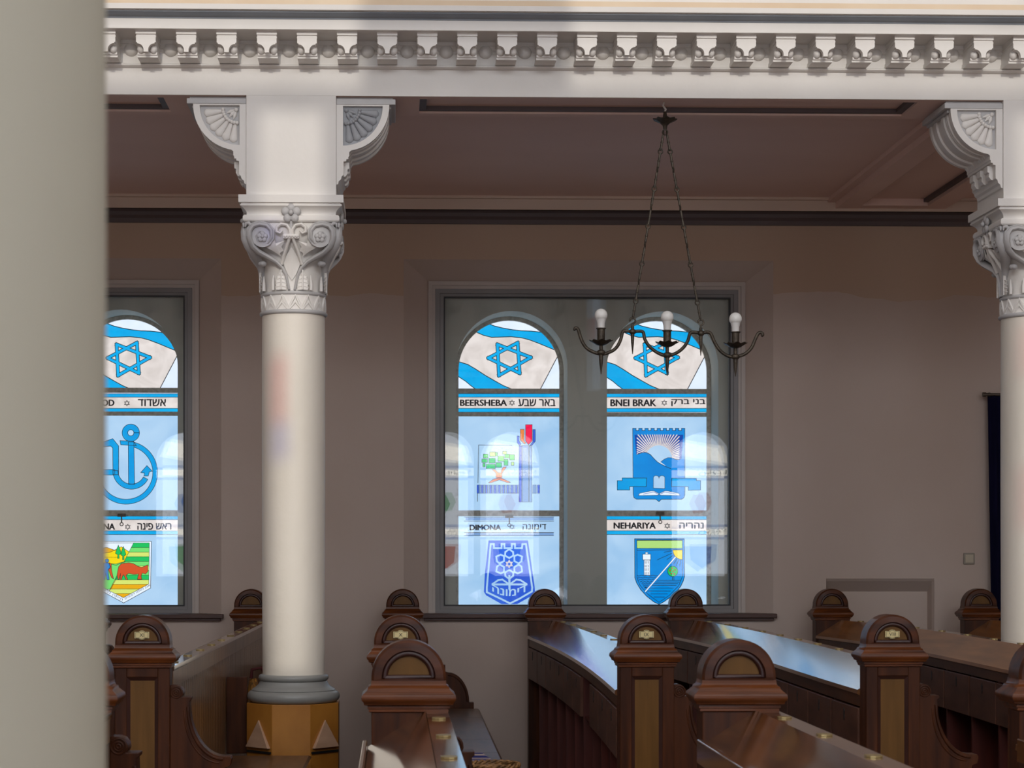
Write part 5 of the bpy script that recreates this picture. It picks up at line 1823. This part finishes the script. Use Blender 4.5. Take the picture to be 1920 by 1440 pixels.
    # bench
    if bench:
        b1 = bench_to if bench_to is not None else a1 - 0.1
        b0 = a0
        nbn = max(1, round((b1 - b0) / 0.78))
        for i in range(nbn):
            y0 = b0 + (b1 - b0) * i / nbn
            y1 = b0 + (b1 - b0) * (i + 1) / nbn
            obj('seat_plank', MB().sweep([(0.125, 0.478), (0.125, 0.503), (bw - 0.013, 0.503), (bw, 0.494), (bw - 0.013, 0.478)], seg(y0 + 0.003, y1 - 0.005, 3)), M['wood_seat'], root, smooth=None)
        for i in range(nbn + 1):
            y0 = b0 + (b1 - b0) * i / nbn
            y0 = min(max(y0, b0 + 0.03), b1 - 0.03)
            obj('seat_support', MB().box(xat(y0) + 0.12, xat(y0) + 0.44, y0 - 0.012, y0 + 0.012, 0.0, 0.478), M['wood_red'], root, smooth=None)
        obj('seat_rail', MB().sweep([(0.40, 0.36), (0.40, 0.478), (0.42, 0.478), (0.42, 0.36)], seg(b0, b1, 6)), M['wood_red'], root, smooth=None)
    if end_board:
        obj('end_board', MB().box(xat(11.0) + 0.11, XCL - 0.256, 10.985, 11.015, 0.48, 0.906), M['wood_z'], root, smooth=None, bevel=0.004)
    if near_post:
        add_post(root, xn_, yn_, near_front, numeral)
        if near_arm:
            part(near_arm, PM[near_arm], root, Vector((xn_, yn_, 0)) - root.location, 0.002)
    if far_post:
        ps = add_post(root, xf, yf, far_front, None, flip=far_front)
        if far_arm:
            part(far_arm, PM[far_arm], root, Vector((xf, yf, 0)) - root.location, 0.002)
    return root


def hx(px, Y):
    return px_x(px, Y)


YP, YE = 8.5, 13.9       # aisle-end and wall-end posts
# far block
make_pew('dark wooden pew numbered XI, left of the standing column', hx(270, YP), YP, hx(471, YE), YE, 0.0, 'XI', bench_to=10.66, bw=0.60, end_board=True)
make_pew('dark wooden pew numbered X, in front of the plain wall between the windows', hx(752, YP), YP, hx(755, YE), YE, 0.0, 'X', near_arm=None, bw=0.535)
make_pew('dark wooden pew numbered IX, below the left half of the middle window', hx(1210, YP), YP, hx(1021, YE), YE, 0.060, 'IX', missing=(3,), far_bow=0.45)
make_pew('dark wooden pew numbered VIII, its sloping desk shining blue', hx(1668, YP), YP, hx(1285, YE), YE, 0.07, 'VIII', far_bow=0.1)
make_pew('dark wooden pew with warm brown desk, right behind the one numbered VIII', hx(2125, YP), YP, hx(1557, YE), YE, 0.13, None, far_bow=0.1, desk_mat='wood_warm')
make_pew('dark wooden pew furthest right, its end post in front of the dark curtain', hx(2590, YP), YP, hx(1835, YE), YE, 0.13, None, far_bow=0.1, desk_mat='wood_warm')
make_pew('dark wooden pew at the far left, mostly hidden by the foreground column', hx(-190, YP), YP, hx(160, 12.1), 12.1, 0.0, None, far_arm='scroll_arm')
# near block, seen from its far ends
YQ, YN = 6.2, 3.4
make_pew('near dark wooden pew in the centre foreground, in front of the one numbered X', hx(766, YQ), YN, hx(766, YQ), YQ, 0.0, None, near_post=False, far_front=True, far_arm='scroll_arm', lip=True)
make_pew('near dark wooden pew right of centre, in front of the ones numbered IX and VIII', hx(1380, YQ), YN, hx(1380, YQ), YQ, 0.0, None, near_post=False, far_front=True, far_arm='scroll_arm', lip=True)
make_pew('near dark wooden pew at the left, only its end showing beside the foreground column', hx(140, YQ), YN, hx(140, YQ), YQ, 0.0, None, near_post=False, far_front=True, far_arm='scroll_arm', lip=True)
make_pew('near dark wooden pew cut off by the lower right corner of the photo', hx(1968, YQ), YN, hx(1968, YQ), YQ, 0.0, None, near_post=False, far_front=True, far_arm='scroll_arm', lip=True)

# ------------------------------------------------------------------ small things
# folded striped cloth on the bench of pew X
x0, x1 = hx(858, 10.4), hx(928, 10.4)
mb = MB()
zt = 0.5035
rings = []
for i in range(9):
    y = 10.16 + i * 0.071
    h = 0.012 + 0.006 * math.sin(i * 1.3)
    xr = x1 - 0.012 * abs(math.sin(i * 0.8)) - 0.006 * i
    rings.append([(x0 - 0.12, y, zt), (xr, y, zt), (xr + 0.004, y, zt + h * 0.5), (xr - 0.01, y, zt + h), (x0 - 0.12, y, zt + h)])
mb.rings(rings)
tag(obj('folded_cloth', mb, M['stripes'], smooth=40), 'folded blue and cream striped cloth lying on the bench of pew X', 'cloth')
# wicker basket on the same bench, near its aisle end
cxp, cyp = 0.440, 8.86
mb = MB()
mb.lathe([(0.02, 0.5045), (0.095, 0.5045), (0.102, 0.52), (0.113, 0.60), (0.118, 0.645), (0.112, 0.648), (0.106, 0.60), (0.09, 0.53), (0.02, 0.528)], cxp, cyp, 40)
for k in range(9):
    z = 0.517 + 0.0145 * k
    r = 0.102 + (z - 0.52) * 0.13
    mb.rings([[(cxp + (r + 0.003 * math.sin(20 * a + k * math.pi) + 0.007 * math.cos(b)) * math.cos(a), cyp + (r + 0.003 * math.sin(20 * a + k * math.pi) + 0.007 * math.cos(b)) * math.sin(a), z + 0.007 * math.sin(b)) for b in [2 * math.pi * j / 6 for j in range(6)]] for a in [2 * math.pi * i / 80 for i in range(81)]], 0, False)
bk_ = obj('wicker_basket', mb, M['straw'], smooth=60)
tag(bk_, 'brown wicker basket on the bench of pew X, at the bottom edge', 'basket')
mb = MB()
for ph in (0, math.pi):
    mb.tube([(cxp + (0.117 + 0.006 * math.cos(12 * a + ph)) * math.cos(a), cyp + (0.117 + 0.006 * math.cos(12 * a + ph)) * math.sin(a), 0.648 + 0.006 * math.sin(12 * a + ph)) for a in [2 * math.pi * i / 120 for i in range(121)]], 0.006, 6)
obj('braided_rim', mb, M['straw'], bk_, smooth=60)
# patterned bag squeezed between pew XI and the column
p = P(471, 1296, 11.5)
mb = MB()
zs = 0.505
for t in range(1):
    rows = [(0.07, zs), (0.075, zs + 0.05), (0.07, zs + 0.2), (0.055, zs + 0.30), (0.035, zs + 0.345), (0.015, zs + 0.35)]
    mb.rings([[(p.x + 0.01 + r * math.cos(a) * 0.6, p.y + 0.03 + r * math.sin(a) * 0.9, z + 0.01 * math.sin(3 * a)) for a in [2 * math.pi * i / 24 for i in range(24)]] for r, z in rows])
bag = obj('shoulder_bag', mb, M['bag'], smooth=60)
tag(bag, 'orange and black patterned bag on the bench between pew XI and the column', 'bag')
hd = MB().tube([(p.x + 0.0, p.y, zs + 0.36), (p.x + 0.005, p.y, zs + 0.41), (p.x + 0.06, p.y, zs + 0.42), (p.x + 0.09, p.y, zs + 0.36)], 0.010, 8)
obj('bag_handle', hd, M['maroon'], bag, smooth=60)
# little arm board at the end of that bench
q = P(457, 1275, 10.62)

# navy curtain on a rod at the right end of the wall
yc = YW - 0.075
xa, xb = px_x(1852, yc), px_x(1990, yc)
za, zb_ = px_z(1196, yc, 1860), px_z(741, yc, 1860)
ct = thing('curtain', ((xa + xb) / 2, yc, za), 'narrow navy curtain hanging from a metal rod beside the right column', 'curtain')
mb = MB()
n = 60
fr, bk_ = [], []
rows = 10
rings = []
for j in range(rows + 1):
    t = j / rows
    z = za + (zb_ - za) * t
    lo = xa + 0.03 * (1 - t)
    ring = []
    for i in range(n + 1):
        x = lo + (xb - lo) * i / n
        ring.append((x, yc + 0.018 * math.sin(i * 0.9) * (1 - 0.3 * t), z))
    for i in range(n, -1, -1):
        x = lo + (xb - lo) * i / n
        ring.append((x, yc + 0.018 * math.sin(i * 0.9) * (1 - 0.3 * t) + 0.006, z))
    rings.append(ring)
mb.rings(rings)
obj('cloth', mb, M['navy'], ct, smooth=60)
zr = px_z(740, yc, 1860)
mb = MB().tube([(px_x(1846, yc), yc - 0.004, zr), (xb + 0.05, yc - 0.004, zr)], 0.011, 10)
mb.tube([(px_x(1842, yc), yc - 0.004, zr), (px_x(1848, yc), yc - 0.004, zr)], 0.017, 10)
mb.tube([(px_x(1853, yc), yc - 0.004, zr), (px_x(1856, yc), yc - 0.004, zr)], 0.015, 10)
mb.tube([(px_x(1850, yc), yc, zr), (px_x(1850, yc), YW, zr)], 0.007, 8)
obj('rod', mb, M['chrome'], ct, smooth=50)

# light switch
q = P(1816.5, 1047.5, YW)
sw = MB().box(q.x - 0.042, q.x + 0.042, YW - 0.012, YW, q.z - 0.042, q.z + 0.042)
so_ = obj('light_switch', sw, M['switchrim'], smooth=None, bevel=0.008)
tag(so_, 'square ivory light switch on the wall left of the navy curtain', 'light switch')
obj('rocker', MB().box(q.x - 0.030, q.x + 0.030, YW - 0.017, YW - 0.012, q.z - 0.030, q.z + 0.030), M['switch'], so_, smooth=None, bevel=0.003)
